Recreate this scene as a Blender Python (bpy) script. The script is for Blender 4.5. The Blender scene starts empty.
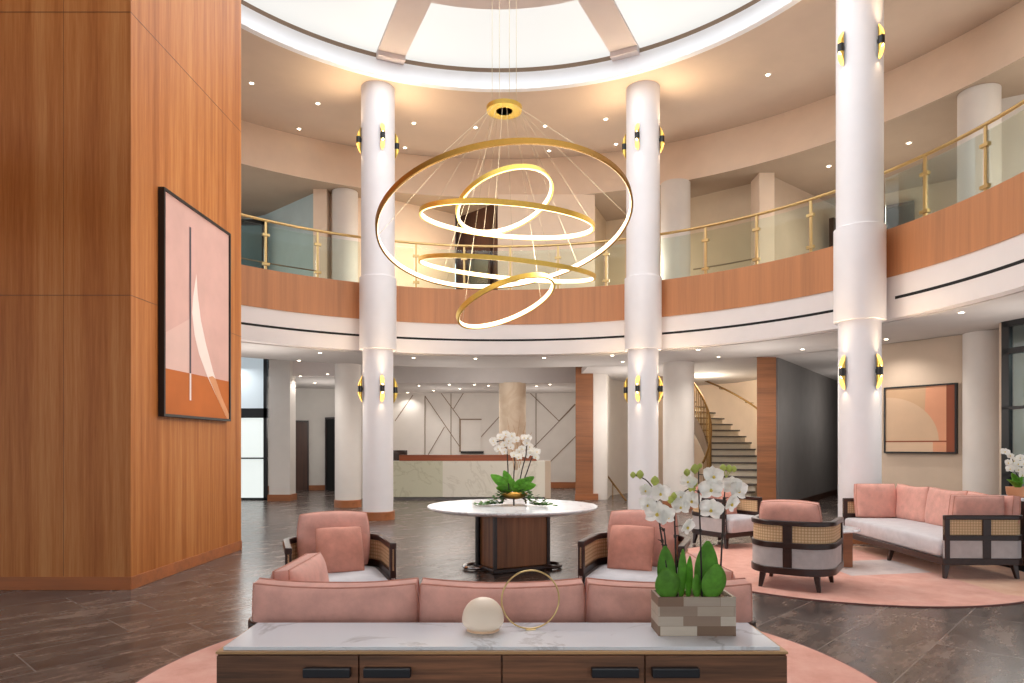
import bpy, math, random
from math import sin, cos, pi, radians as R, sqrt, atan2
from mathutils import Vector, Matrix, noise

random.seed(7)
C = bpy.context.scene.collection
F, HY, CX, HC = 690.0, 445.0, 510.0, 1.5      # focal length in pixels, horizon row, centre column, eye height


def at(px, py, z=None, y=None):
    """Point seen at a pixel, on the level z or at the distance y."""
    if y is None:
        y = F * (z - HC) / (HY - py)
    return Vector(((px - CX) / F * y, y, HC + (HY - py) / F * y))


# ------------------------------------------------------------------ materials
def lin(c):
    return tuple(((v / 255 + .055) / 1.055) ** 2.4 if v > 10 else v / 255 / 12.92 for v in c) + (1,)


class NT:
    def __init__(self, name):
        self.m = bpy.data.materials.new(name)
        self.m.use_nodes = True
        self.t = self.m.node_tree
        self.b = self.t.nodes['Principled BSDF']
        self.out = self.t.nodes['Material Output']

    def n(self, kind, **kw):
        nd = self.t.nodes.new(kind)
        for k, v in kw.items():
            if hasattr(nd, k):
                setattr(nd, k, v)
            else:
                nd.inputs[k.replace('_', ' ')].default_value = v
        return nd

    def l(self, a, b):
        self.t.links.new(a, b)

    def coord(self, scale=(1, 1, 1), kind='Object', rot=(0, 0, 0)):
        tc = self.n('ShaderNodeTexCoord')
        mp = self.n('ShaderNodeMapping')
        mp.inputs['Scale'].default_value = scale
        mp.inputs['Rotation'].default_value = rot
        self.l(tc.outputs[kind], mp.inputs['Vector'])
        return mp.outputs['Vector']

    def noise(self, vec, scale=5, detail=4, rough=.55, dist=0):
        nd = self.n('ShaderNodeTexNoise')
        nd.inputs['Scale'].default_value = scale
        nd.inputs['Detail'].default_value = detail
        nd.inputs['Roughness'].default_value = rough
        nd.inputs['Distortion'].default_value = dist
        self.l(vec, nd.inputs['Vector'])
        return nd.outputs['Fac']

    def ramp(self, fac, stops):
        r = self.n('ShaderNodeValToRGB')
        e = r.color_ramp.elements
        while len(e) < len(stops):
            e.new(.5)
        for el, (p, c) in zip(e, stops):
            el.position = p
            el.color = c if len(c) == 4 else lin(c)
        self.l(fac, r.inputs['Fac'])
        return r.outputs['Color']

    def mix(self, fac, a, b, mode='MIX'):
        m = self.n('ShaderNodeMix')
        m.data_type = 'RGBA'
        m.blend_type = mode
        for sock, v in ((m.inputs[0], fac), (m.inputs[6], a), (m.inputs[7], b)):
            if hasattr(v, 'is_output') or isinstance(v, bpy.types.NodeSocket):
                self.l(v, sock)
            else:
                sock.default_value = v
        return m.outputs[2]

    def math(self, op, a, b=0.0):
        m = self.n('ShaderNodeMath')
        m.operation = op
        for s, v in zip(m.inputs, (a, b)):
            if isinstance(v, bpy.types.NodeSocket):
                self.l(v, s)
            else:
                s.default_value = v
        return m.outputs[0]

    def color(self, sock):
        self.l(sock, self.b.inputs['Base Color'])

    def bump(self, h, strength=.2, dist=.01):
        b = self.n('ShaderNodeBump')
        b.inputs['Strength'].default_value = strength
        b.inputs['Distance'].default_value = dist
        self.l(h, b.inputs['Height'])
        self.l(b.outputs['Normal'], self.b.inputs['Normal'])

    def set(self, rough=None, metal=None, **kw):
        if rough is not None:
            self.b.inputs['Roughness'].default_value = rough
        if metal is not None:
            self.b.inputs['Metallic'].default_value = metal
        for k, v in kw.items():
            self.b.inputs[k.replace('_', ' ')].default_value = v
        return self


def paint(name, c, rough=.6, var=.03, metal=0, sc=2.0):
    m = NT(name).set(rough, metal)
    f = m.noise(m.coord(), sc, 3)
    a = tuple(min(255, v * (1 + var)) for v in c)
    b = tuple(v * (1 - var) for v in c)
    m.color(m.ramp(f, [(.3, b), (.7, a)]))
    return m.m


def wood(name, c, grain='z', rough=.4, contrast=.16, streak=14, board=0.0):
    m = NT(name).set(rough)
    s = {'z': (1, 1, .035), 'x': (.05, 1, 1), 'y': (1, .05, 1)}[grain]
    v = m.coord(s)
    f1 = m.noise(v, streak, 5, .6, .15)
    f2 = m.noise(v, streak * 5, 3, .6)
    s2 = {'z': (1, 1, .004), 'x': (.006, 1, 1), 'y': (1, .006, 1)}[grain]
    f3 = m.noise(m.coord(s2), 3.1, 2, .5)
    f = m.math('ADD', m.math('MULTIPLY', f1, .5), m.math('ADD', m.math('MULTIPLY', f2, .2), m.math('MULTIPLY', f3, .3)))
    d = tuple(v * (1 - contrast * 1.5) for v in c)
    h = tuple(min(255, v * (1 + contrast)) for v in c)
    m.color(m.ramp(f, [(.36, d), (.5, c), (.64, h)]))
    m.bump(f1, .05, .003)
    return m.m


def fabric(name, c, rough=.9, var=.07, weave=900):
    m = NT(name).set(rough, Sheen_Weight=.15)
    v = m.coord()
    f = m.noise(v, 9, 5, .6)
    f2 = m.noise(v, weave, 2, .5)
    g = m.math('ADD', m.math('MULTIPLY', f, .65), m.math('MULTIPLY', f2, .35))
    m.color(m.ramp(g, [(.35, tuple(x * (1 - var) for x in c)), (.65, tuple(min(255, x * (1 + var)) for x in c))]))
    m.bump(f, .25, .012)
    return m.m


def marble(name, base, vein, scale=1.2, rough=.18, width=.035):
    m = NT(name).set(rough)
    v = m.coord()
    f = m.noise(v, scale, 7, .6, 1.4)
    ridge = m.math('ABSOLUTE', m.math('SUBTRACT', f, .5))
    c1 = m.ramp(ridge, [(0, vein), (width, base)])
    f2 = m.noise(v, scale * 2.3, 5, .6, .5)
    m.color(m.mix(m.math('MULTIPLY', f2, .25), c1, lin(tuple(x * .93 for x in base))))
    return m.m


def metal(name, c, rough=.3):
    m = NT(name).set(rough, 1.0)
    f = m.noise(m.coord((1, 1, 1)), 40, 2)
    m.color(m.ramp(f, [(.3, tuple(x * .95 for x in c)), (.7, c)]))
    return m.m


def emit(name, c, strength, base=(200, 200, 200)):
    m = NT(name).set(.5)
    f = m.noise(m.coord(), 3, 2)
    m.color(m.ramp(f, [(.3, base), (.7, base)]))
    m.b.inputs['Emission Color'].default_value = lin(c)
    m.b.inputs['Emission Strength'].default_value = strength
    return m.m


def pane(name, tint, refl=.06, rough=.03, alpha_tint=1.0):
    """Sheet glass: tinted see-through with a Fresnel sheen."""
    m = NT(name)
    t = m.n('ShaderNodeBsdfTransparent')
    f = m.noise(m.coord(), .6, 2)
    m.l(m.ramp(f, [(.3, tint), (.7, tuple(min(255, x * 1.02) for x in tint))]), t.inputs['Color'])
    g = m.n('ShaderNodeBsdfGlossy')
    g.inputs['Roughness'].default_value = rough
    lw = m.n('ShaderNodeFresnel')
    lw.inputs['IOR'].default_value = 1.45
    mx = m.n('ShaderNodeMixShader')
    m.l(m.math('ADD', m.math('MULTIPLY', lw.outputs[0], .45), refl), mx.inputs[0])
    m.l(t.outputs[0], mx.inputs[1])
    m.l(g.outputs[0], mx.inputs[2])
    m.l(mx.outputs[0], m.out.inputs['Surface'])
    return m.m


def floor_mat():
    m = NT('slate_plank_tiles')
    v = m.coord((1, 1, 1), 'Object', (0, 0, R(-47)))
    br = m.n('ShaderNodeTexBrick')
    br.offset = .35
    br.inputs['Color1'].default_value = (.1, .1, .1, 1)
    br.inputs['Color2'].default_value = (.9, .9, .9, 1)
    br.inputs['Mortar'].default_value = (.5, .5, .5, 1)
    br.inputs['Scale'].default_value = 1
    br.inputs['Mortar Size'].default_value = .005
    br.inputs['Mortar Smooth'].default_value = .1
    br.inputs['Bias'].default_value = 0
    br.inputs['Brick Width'].default_value = 1.2
    br.inputs['Row Height'].default_value = .6
    m.l(v, br.inputs['Vector'])
    sep = m.n('ShaderNodeSeparateColor')
    m.l(br.outputs['Color'], sep.inputs[0])
    # cloudy streaks drawn along each plank, shifted tile by tile
    mp = m.n('ShaderNodeMapping')
    mp.inputs['Scale'].default_value = (.55, 1.6, 1)
    m.l(v, mp.inputs['Vector'])
    add = m.n('ShaderNodeVectorMath')
    add.operation = 'ADD'
    cmb = m.n('ShaderNodeCombineXYZ')
    m.l(m.math('MULTIPLY', sep.outputs[0], 17.0), cmb.inputs[0])
    m.l(m.math('MULTIPLY', sep.outputs[0], 9.0), cmb.inputs[2])
    m.l(mp.outputs[0], add.inputs[0])
    m.l(cmb.outputs[0], add.inputs[1])
    f = m.noise(add.outputs[0], 3.0, 10, .7, .2)
    c = m.ramp(f, [(.28, (50, 45, 43)), (.43, (78, 72, 70)), (.52, (98, 88, 83)), (.6, (118, 102, 93)), (.76, (144, 132, 124))])
    f2 = m.noise(add.outputs[0], 1.1, 3, .5)
    c = m.mix(m.math('MULTIPLY', f2, .3), c, lin((92, 72, 62)))
    c = m.mix(m.math('MULTIPLY', br.outputs['Fac'], .7), c, lin((140, 130, 124)))
    m.color(c)
    rr = m.math('ADD', m.math('MULTIPLY', f, .3), .1)
    m.l(rr, m.b.inputs['Roughness'])
    m.b.inputs['Specular IOR Level'].default_value = .32
    m.bump(f, .03, .004)
    return m.m


def rug_mat(name, kind):
    m = NT(name).set(1.0, Sheen_Weight=.2)
    v = m.coord()
    f = m.noise(v, 3.2, 8, .7)
    f2 = m.noise(v, 220, 2, .6)
    g = m.math('ADD', m.math('MULTIPLY', f, .7), m.math('MULTIPLY', f2, .3))
    c = m.ramp(g, [(.36, (212, 146, 126)), (.5, (228, 166, 148)), (.64, (238, 188, 170))])
    if kind:
        sp = m.n('ShaderNodeSeparateXYZ')
        m.l(v, sp.inputs[0])
        # a pale grey-white band and a sand coloured segment woven into the pile
        d1 = m.math('ADD', m.math('MULTIPLY', sp.outputs[0], -.2), m.math('MULTIPLY', sp.outputs[1], .98))
        band = m.math('MULTIPLY', m.math('GREATER_THAN', d1, -.55), m.math('LESS_THAN', d1, .35))
        band = m.math('MULTIPLY', band, m.math('GREATER_THAN', sp.outputs[0], -.1))
        c = m.mix(m.math('MULTIPLY', band, .85), c, m.ramp(g, [(.36, (186, 178, 178)), (.64, (226, 216, 212))]))
        d2 = m.math('ADD', m.math('MULTIPLY', sp.outputs[0], .62), m.math('MULTIPLY', sp.outputs[1], .78))
        seg = m.math('MULTIPLY', m.math('GREATER_THAN', sp.outputs[0], .95), m.math('GREATER_THAN', d2, -.62))
        c = m.mix(seg, c, m.ramp(g, [(.36, (216, 158, 126)), (.64, (240, 196, 166))]))
    m.color(c)
    m.bump(f2, .4, .004)
    return m.m


def cane_mat():
    m = NT('woven_cane').set(.6)
    tc = m.n('ShaderNodeTexCoord')
    mp = m.n('ShaderNodeMapping')
    mp.inputs['Scale'].default_value = (1, 1, 1)
    m.l(tc.outputs['UV'], mp.inputs['Vector'])
    sp = m.n('ShaderNodeSeparateXYZ')
    m.l(mp.outputs[0], sp.inputs[0])

    def gridline(s, freq):
        return m.math('ABSOLUTE', m.math('SINE', m.math('MULTIPLY', s, freq)))
    a = gridline(sp.outputs[0], pi / .03)
    b = gridline(sp.outputs[1], pi / .03)
    g = m.math('MULTIPLY', a, b)
    fine = m.math('MULTIPLY', gridline(sp.outputs[0], pi / .0075), gridline(sp.outputs[1], pi / .0075))
    g = m.math('ADD', m.math('MULTIPLY', g, .75), m.math('MULTIPLY', fine, .25))
    n = m.noise(m.coord((1, 1, 1), 'Object'), 14, 3)
    c = m.ramp(g, [(.1, (182, 142, 100)), (.45, (222, 190, 148)), (.9, (238, 212, 174))])
    m.color(m.mix(m.math('MULTIPLY', n, .3), c, lin((214, 172, 128))))
    m.bump(g, .5, .003)
    return m.m


def panel_wood():
    """Teak veneer: vertical grain, butted sheets in a regular grid."""
    m = NT('teak_veneer').set(.5, Specular_IOR_Level=.3)
    v = m.coord((1, 1, .035))
    f1 = m.noise(v, 16, 5, .6, .1)
    f2 = m.noise(v, 90, 3, .6)
    f3 = m.noise(m.coord((1, 1, .0)), 5.5, 2, .55)
    f = m.math('ADD', m.math('MULTIPLY', f1, .4), m.math('ADD', m.math('MULTIPLY', f2, .2), m.math('MULTIPLY', f3, .4)))
    c = m.ramp(f, [(.36, (156, 88, 38)), (.5, (184, 114, 58)), (.64, (202, 138, 80))])
    m.color(c)
    m.bump(f1, .05, .003)
    return m.m


M = {}
M['white'] = paint('white_column_paint', (240, 237, 239), .45, .01)
M['soffit'] = paint('white_soffit_paint', (228, 220, 217), .7, .01)
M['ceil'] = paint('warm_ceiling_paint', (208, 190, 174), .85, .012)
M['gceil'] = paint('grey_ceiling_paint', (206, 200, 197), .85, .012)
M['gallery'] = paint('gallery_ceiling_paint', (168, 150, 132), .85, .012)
M['kerb'] = paint('skylight_kerb_paint', (242, 246, 252), .6, .01)
M['cream'] = paint('cream_wall_paint', (238, 216, 194), .8, .015)
M['pale'] = paint('pale_wall_paint', (222, 216, 210), .75, .015)
M['taupe'] = paint('taupe_wall_paint', (196, 176, 156), .8, .02)
M['tan'] = paint('tan_wall_paint', (206, 186, 160), .8, .02)
M['grey'] = paint('dark_grey_wall_paint', (128, 124, 122), .7, .03)
M['stone'] = marble('travertine_cladding', (232, 212, 188), (222, 198, 170), 1.2, .5, .1)
M['teak'] = panel_wood()
M['fascia'] = wood('fascia_veneer', (184, 124, 82), 'z', .45, .06, 7)
M['pier'] = wood('pier_veneer', (142, 90, 56), 'x', .4, .14, 10)
M['plinth'] = wood('plinth_wood', (158, 98, 60), 'x', .4, .12, 8)
M['base'] = wood('skirting_wood', (168, 96, 48), 'x', .35, .1, 8)
M['walnut'] = wood('walnut_veneer', (116, 78, 54), 'x', .45, .4, 18)
M['walnutz'] = wood('walnut_pedestal', (146, 98, 66), 'z', .4, .2, 14)
M['oak'] = wood('oak_edge', (196, 152, 104), 'x', .45, .1)
M['dwood'] = wood('dark_stained_wood', (50, 30, 25), 'x', .3, .2, 20)
M['door'] = wood('dark_door_wood', (74, 46, 34), 'z', .4, .2, 10)
M['counter'] = wood('counter_wood', (140, 72, 38), 'x', .35, .14, 10)
M['black'] = paint('black_metal', (20, 20, 22), .4, .05)
M['void'] = paint('black_slot', (12, 11, 11), .8, .05)
M['handle'] = paint('blue_black_handle', (20, 21, 28), .35, .05)
M['brass'] = metal('brushed_brass', (214, 184, 128), .32)
M['gold'] = metal('gold_ring_metal', (240, 204, 104), .42)  # lightened for the LED light on the inner rings and canopy
M['dgold'] = metal('bronze_gold_metal', (178, 134, 62), .4)  # darker gold; on the large ring it stands for the unlit side
M['chrome'] = metal('polished_steel', (205, 205, 205), .12)
M['pink'] = fabric('dusty_pink_fabric', (221, 165, 151))
M['pinkd'] = fabric('dusty_pink_piping', (198, 136, 118))
M['rosed'] = fabric('deeper_pink_fabric', (214, 150, 132))
M['seat'] = fabric('pale_grey_fabric', (206, 204, 208), .9, .04)
M['uph'] = fabric('warm_grey_fabric', (190, 184, 184), .9, .05)
M['cane'] = cane_mat()
M['marble'] = marble('white_marble', (228, 232, 238), (194, 196, 200), .9, .16, .02)
M['desk'] = marble('cream_marble', (228, 222, 208), (212, 205, 189), .8, .3, .03)
M['deskg'] = marble('green_tinted_marble', (208, 206, 182), (192, 189, 162), .9, .25, .03)
M['floor'] = floor_mat()
M['rug0'] = rug_mat('pink_rug_pile', 0)
M['rug1'] = rug_mat('patterned_rug_pile', 1)
M['rugedge'] = fabric('rug_binding', (110, 66, 60))
M['glass'] = pane('railing_glass', (243, 249, 245), .012)
M['wglass'] = pane('window_glass', (206, 222, 226), .08)
M['sky'] = emit('frosted_skylight', (252, 251, 247), .6, (110, 110, 108))
M['day'] = emit('daylit_frosted_glass', (226, 236, 232), .6)
M['dayb'] = emit('daylit_blue_glass', (176, 196, 206), .42)
M['beam'] = paint('skylight_beam_paint', (214, 204, 202), .8, .01)
M['led'] = emit('led_strip', (255, 212, 152), 1.5)
M['lamp'] = emit('downlight_lens', (255, 236, 205), 9.0)
M['sconcein'] = emit('lit_gold_reflector', (255, 206, 110), 1.2, (220, 170, 80))  # glows by itself, in place of the bulb's light on the gold
M['bulb'] = emit('sconce_bulb', (255, 232, 186), 7.0)
M['trimw'] = paint('downlight_trim', (225, 220, 214), .5, .01)
M['dome'] = paint('cream_lamp_glass', (250, 229, 206), .45, .01)


def thin_leafy(name, c, amount, var=.03, tone=0.0):
    m = NT(name).set(.55)
    f = m.noise(m.coord(), 30, 2)
    col = m.ramp(f, [(.3, tuple(v * (1 - var) for v in c)), (.7, tuple(min(255, v * (1 + var)) for v in c))])
    m.color(col)
    oi = m.n('ShaderNodeObjectInfo')
    col = m.mix(m.math('MULTIPLY', oi.outputs['Random'], tone), col, lin(tuple(v * .45 for v in c)))
    m.color(col)
    t = m.n('ShaderNodeBsdfTranslucent')
    m.l(col, t.inputs['Color'])
    mx = m.n('ShaderNodeMixShader')
    mx.inputs[0].default_value = amount
    m.l(m.b.outputs[0], mx.inputs[1])
    m.l(t.outputs[0], mx.inputs[2])
    m.l(mx.outputs[0], m.out.inputs['Surface'])
    return m.m


M['petal'] = thin_leafy('orchid_petal', (250, 249, 244), .5)
M['bud'] = paint('green_bud', (188, 198, 96), .6, .1)
M['lip'] = paint('yellow_lip', (226, 200, 90), .6, .1)
M['leaf'] = thin_leafy('glossy_leaf', (124, 192, 66), .35, .1, .4)
M['leafd'] = paint('deep_green_leaf', (66, 104, 44), .45, .2, 0, 20)
M['stem'] = paint('dark_stem', (52, 40, 34), .6, .2, 0, 30)
M['soil'] = paint('bark_mulch', (98, 74, 48), .9, .4, 0, 60)
M['terra'] = paint('peach_pot', (214, 152, 112), .6, .05)
M['tread'] = paint('dark_stair_tread', (92, 84, 76), .5, .08)
M['riser'] = paint('pale_stair_riser', (224, 212, 190), .6, .04)
M['stairbrass'] = metal('aged_stair_brass', (146, 112, 66), .42)
M['bluish'] = paint('bluish_gallery_wall', (186, 202, 202), .7, .02)
M['line'] = paint('bronze_inlay', (134, 112, 92), .45, .05)
M['cable'] = metal('thin_steel_wire', (206, 190, 160), .45)
M['a_pink'] = paint('canvas_pink', (214, 170, 158), .8, .03)
M['a_pale'] = paint('canvas_pale_pink', (222, 184, 172), .8, .02)
M['a_white'] = paint('canvas_off_white', (242, 224, 214), .8, .02)
M['a_orange'] = paint('canvas_orange', (192, 106, 48), .8, .04)
M['a_orangel'] = paint('canvas_pale_orange', (216, 152, 108), .8, .04)
M['a_line'] = paint('canvas_dark_line', (84, 76, 84), .8, .02)
M['a_beige'] = paint('canvas_beige', (208, 178, 150), .8, .02)
M['a_arc'] = paint('canvas_sand_arc', (204, 172, 142), .8, .02)
M['a_sand'] = paint('canvas_sand', (196, 160, 126), .8, .02)
M['a_peach'] = paint('canvas_peach', (214, 152, 118), .8, .02)
M['a_brown'] = paint('canvas_brown', (140, 74, 48), .8, .04)


def planter_mat():
    m = NT('reclaimed_plank_blocks').set(.6)
    v = m.coord((1, 1, 1), 'Object', (R(90), 0, 0))
    br = m.n('ShaderNodeTexBrick')
    br.offset = .37
    br.inputs['Color1'].default_value = (0, 0, 0, 1)
    br.inputs['Color2'].default_value = (1, 1, 1, 1)
    br.inputs['Mortar'].default_value = (.2, .2, .2, 1)
    br.inputs['Scale'].default_value = 1
    br.inputs['Mortar Size'].default_value = .0006
    br.inputs['Brick Width'].default_value = .145
    br.inputs['Row Height'].default_value = .0385
    m.l(v, br.inputs['Vector'])
    c = m.ramp(br.outputs['Color'], [(0, (106, 78, 60)), (.3, (158, 130, 106)), (.62, (214, 200, 182)), (1, (132, 98, 76))])
    f = m.noise(m.coord((.15, 1, 1)), 40, 4)
    m.color(m.mix(m.math('MULTIPLY', f, .35), c, lin((116, 90, 70))))
    return m.m


M['planter'] = planter_mat()


# ------------------------------------------------------------------ mesh builder
class MB:
    def __init__(self):
        self.v, self.f, self.mi, self.uv = [], [], [], []

    def add(self, vs, fs, mi=0, uvs=None, mat=None):
        o = len(self.v)
        for p in vs:
            p = Vector(p)
            self.v.append(mat @ p if mat is not None else p)
        for k, fc in enumerate(fs):
            self.f.append([o + i for i in fc])
            self.mi.append(mi)
            self.uv.append(uvs[k] if uvs else None)
        return self

    def box(self, x0, x1, y0, y1, z0, z1, mi=0, mat=None):
        vs = [(x, y, z) for z in (z0, z1) for y in (y0, y1) for x in (x0, x1)]
        return self.add(vs, [(0, 2, 3, 1), (4, 5, 7, 6), (0, 1, 5, 4), (2, 6, 7, 3), (0, 4, 6, 2), (1, 3, 7, 5)], mi, None, mat)

    def prism(self, poly, z0, z1, mi=0, mat=None):
        n = len(poly)
        vs = [(x, y, z0) for x, y in poly] + [(x, y, z1) for x, y in poly]
        fs = [tuple(range(n))[::-1], tuple(range(n, 2 * n))]
        fs += [(i, (i + 1) % n, n + (i + 1) % n, n + i) for i in range(n)]
        return self.add(vs, fs, mi, None, mat)

    def lathe(self, prof, n=32, c=(0, 0, 0), mi=0, mat=None):
        vs, fs = [], []
        for r, z in prof:
            for k in range(n):
                a = 2 * pi * k / n
                vs.append((c[0] + r * cos(a), c[1] + r * sin(a), c[2] + z))
        for i in range(len(prof) - 1):
            for k in range(n):
                k2 = (k + 1) % n
                fs.append((i * n + k, i * n + k2, (i + 1) * n + k2, (i + 1) * n + k))
        if prof[0][0] > 1e-5:
            fs.append(tuple(range(n))[::-1])
        if prof[-1][0] > 1e-5:
            fs.append(tuple((len(prof) - 1) * n + k for k in range(n)))
        return self.add(vs, fs, mi, None, mat)

    def tube(self, path, r, n=8, closed=False, mi=0, mat=None, radii=None):
        P = [Vector(p) for p in path]
        m = len(P)
        vs, fs = [], []
        up = None
        for i, p in enumerate(P):
            if closed:
                t = P[(i + 1) % m] - P[i - 1]
            else:
                t = P[min(i + 1, m - 1)] - P[max(i - 1, 0)]
            t.normalize()
            if up is None:
                up = Vector((0, 0, 1)) if abs(t.z) < .9 else Vector((1, 0, 0))
            s = t.cross(up)
            s.normalize()
            up = s.cross(t)
            rr = radii[i] if radii else r
            for k in range(n):
                a = 2 * pi * k / n
                vs.append(p + s * (rr * cos(a)) + up * (rr * sin(a)))
        for i in range(m if closed else m - 1):
            j = (i + 1) % m
            for k in range(n):
                k2 = (k + 1) % n
                fs.append((i * n + k, i * n + k2, j * n + k2, j * n + k))
        if not closed:
            fs.append(tuple(range(n))[::-1])
            fs.append(tuple((m - 1) * n + k for k in range(n)))
        return self.add(vs, fs, mi, None, mat)

    def sweep(self, path, z0, z1, th, mi=0, closed=False):
        """Upright band of thickness th along a plan path (th to both sides), with lengths as UV."""
        P = [Vector((p[0], p[1])) for p in path]
        m = len(P)
        vs, s, L = [], [], 0
        for i, p in enumerate(P):
            a = P[i - 1] if (i or closed) else P[i]
            b = P[(i + 1) % m] if (i < m - 1 or closed) else P[i]
            d1 = (p - a)
            d2 = (b - p)
            d = Vector((0, 0))
            if d1.length > 1e-6:
                d += d1.normalized()
            if d2.length > 1e-6:
                d += d2.normalized()
            d.normalize()
            nrm = Vector((d.y, -d.x))
            k = 1.0
            if d1.length > 1e-6 and d2.length > 1e-6:
                k = 1 / max(.5, d.dot(d1.normalized()))
            h = nrm * (th / 2 * k)
            for q in (p + h, p - h):
                vs += [(q.x, q.y, z0), (q.x, q.y, z1)]
            if i:
                L += (p - P[i - 1]).length
            s.append(L)
        fs, uv = [], []
        for i in range(m if closed else m - 1):
            j = (i + 1) % m
            a, b = 4 * i, 4 * j
            sa, sb = s[i], s[j] if j else s[i] + (P[0] - P[i]).length
            q = [(sa, z0), (sb, z0), (sb, z1), (sa, z1)]
            fs += [(a, b, b + 1, a + 1), (b + 2, a + 2, a + 3, b + 3), (a + 1, b + 1, b + 3, a + 3), (b, a, a + 2, b + 2)]
            uv += [q, [(sb, z0), (sa, z0), (sa, z1), (sb, z1)], q, q]
        if not closed:
            e = 4 * (m - 1)
            fs += [(0, 1, 3, 2), (e, e + 2, e + 3, e + 1)]
            uv += [None, None]
        return self.add(vs, fs, mi, uv)

    def rev(self, prof, a0, a1, n=96, c=None, mi=0, full=False):
        """A closed (radius, height) outline swept about the rotunda axis from bearing a0 to a1 (degrees, 0 = straight ahead)."""
        c = c or (RX, RY)
        vs, fs = [], []
        k = len(prof)
        cnt = n if full else n + 1
        for i in range(cnt):
            a = R(a0 + (a1 - a0) * i / n)
            for r, z in prof:
                vs.append((c[0] + r * sin(a), c[1] + r * cos(a), z))
        for i in range(n):
            j = (i + 1) % cnt
            for p in range(k):
                q = (p + 1) % k
                fs.append((i * k + p, i * k + q, j * k + q, j * k + p))
        if not full:
            fs.append(tuple(range(k))[::-1])
            fs.append(tuple((cnt - 1) * k + p for p in range(k)))
        return self.add(vs, fs, mi)

    def surf(self, fn, nu, nv, mi=0, mat=None):
        vs = [fn(i / nu, j / nv) for i in range(nu + 1) for j in range(nv + 1)]
        fs = [(i * (nv + 1) + j, (i + 1) * (nv + 1) + j, (i + 1) * (nv + 1) + j + 1, i * (nv + 1) + j + 1)
              for i in range(nu) for j in range(nv)]
        return self.add(vs, fs, mi, None, mat)

    def build(self, name, mats, parent=None, smooth=40, bevel=0, solid=0, loc=None, sub=0, fix=True):
        me = bpy.data.meshes.new(name)
        me.from_pydata([tuple(v) for v in self.v], [], self.f)
        if not isinstance(mats, (list, tuple)):
            mats = [mats]
        for m in mats:
            me.materials.append(M[m] if isinstance(m, str) else m)
        if any(self.uv):
            ul = me.uv_layers.new(name='UVMap')
            for p, u in zip(me.polygons, self.uv):
                if u:
                    for li, c in zip(p.loop_indices, u):
                        ul.data[li].uv = c
        for p, k in zip(me.polygons, self.mi):
            p.material_index = k
            p.use_smooth = bool(smooth)
        if fix:
            import bmesh
            bm = bmesh.new()
            bm.from_mesh(me)
            bmesh.ops.recalc_face_normals(bm, faces=bm.faces)
            bm.to_mesh(me)
            bm.free()
        if smooth:
            me.set_sharp_from_angle(angle=R(smooth))
        o = bpy.data.objects.new(name, me)
        C.objects.link(o)
        if parent:
            o.parent = parent
        if loc:
            o.location = loc
        if bevel:
            b = o.modifiers.new('bevel', 'BEVEL')
            b.width = bevel
            b.segments = 2
            b.limit_method = 'ANGLE'
            b.angle_limit = R(50)
        if solid:
            s = o.modifiers.new('thickness', 'SOLIDIFY')
            s.thickness = solid
            s.offset = 0
        if sub:
            s = o.modifiers.new('smooth', 'SUBSURF')
            s.levels = s.render_levels = sub
        return o


def tag(o, label=None, cat=None, group=None, kind=None):
    if label:
        o['label'] = label
    if cat:
        o['category'] = cat
    if group:
        o['group'] = group
    if kind:
        o['kind'] = kind
    return o


def thing(name, label, cat, loc=(0, 0, 0), rz=0, group=None):
    o = bpy.data.objects.new(name, None)
    o.empty_display_size = .1
    C.objects.link(o)
    o.location = loc
    o.rotation_euler = (0, 0, rz)
    return tag(o, label, cat, group)


def struct(o):
    o['kind'] = 'structure'
    return o


def dup(root, loc, rz, label, group=None):
    r = root.copy()
    C.objects.link(r)
    r.location = loc
    r.rotation_euler = (0, 0, rz)
    r['label'] = label
    if group:
        r['group'] = group
    for ch in list(root.children):
        c = ch.copy()
        C.objects.link(c)
        c.parent = r
        for g in list(ch.children):
            d = g.copy()
            C.objects.link(d)
            d.parent = c
    return r


def light(kind, loc, energy, color=(1, .78, .55), size=.05, rot=(0, 0, 0), spot=None, blend=1.0):
    d = bpy.data.lights.new(kind.lower() + '_light', kind)
    d.energy = energy
    d.color = color
    if kind == 'AREA':
        d.shape = 'DISK'
        d.size = size
    else:
        d.shadow_soft_size = size
    if spot:
        d.spot_size = R(spot)
        d.spot_blend = blend
    o = bpy.data.objects.new(kind.lower() + '_light', d)
    C.objects.link(o)
    o.location = loc
    o.rotation_euler = rot
    return o


WARM = (1, .74, .46)
SOFT = (1, .94, .87)

# ------------------------------------------------------------------ the rotunda
RX, RY = -.206, 8.456          # axis of the rotunda


def pol(r, a, z=0):
    a = R(a)
    return Vector((RX + r * sin(a), RY + r * cos(a), z))


fl = MB().box(-26, 26, -8, 40, -.12, 0)
struct(fl.build('floor', 'floor', smooth=0))

ZC = 3.45        # ground floor ceiling
ZS = 3.467       # lower lip of the balcony band
# upper ceiling ring and the white skylight kerb
struct(MB().rev([(5.5, 8.70), (16, 8.70), (16, 9.2), (5.75, 9.2)], 0, 360, 128, full=True).build('ceiling_upper', 'ceil'))
struct(MB().rev([(5.5, 8.695), (5.62, 8.695), (5.7, 9.06), (5.544, 9.06)], 0, 360, 160, full=True).build('trim_1', 'kerb'))
struct(MB().rev([(5.548, 9.06), (5.72, 9.06), (5.72, 9.155), (5.56, 9.155)], 0, 360, 160, full=True).build('trim_2', 'line'))
# drum wall between gallery ceiling and upper ceiling
struct(MB().rev([(8.675, 7.635), (8.93, 8.7), (9.2, 8.7), (8.76, 7.70)], -112, 248, 176).build('wall_drum', 'cream'))
struct(MB().rev([(8.682, 7.637), (15, 7.637), (15, 7.75), (8.72, 7.75)], -112, 248, 176).build('ceiling_gallery', 'gallery'))
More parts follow.
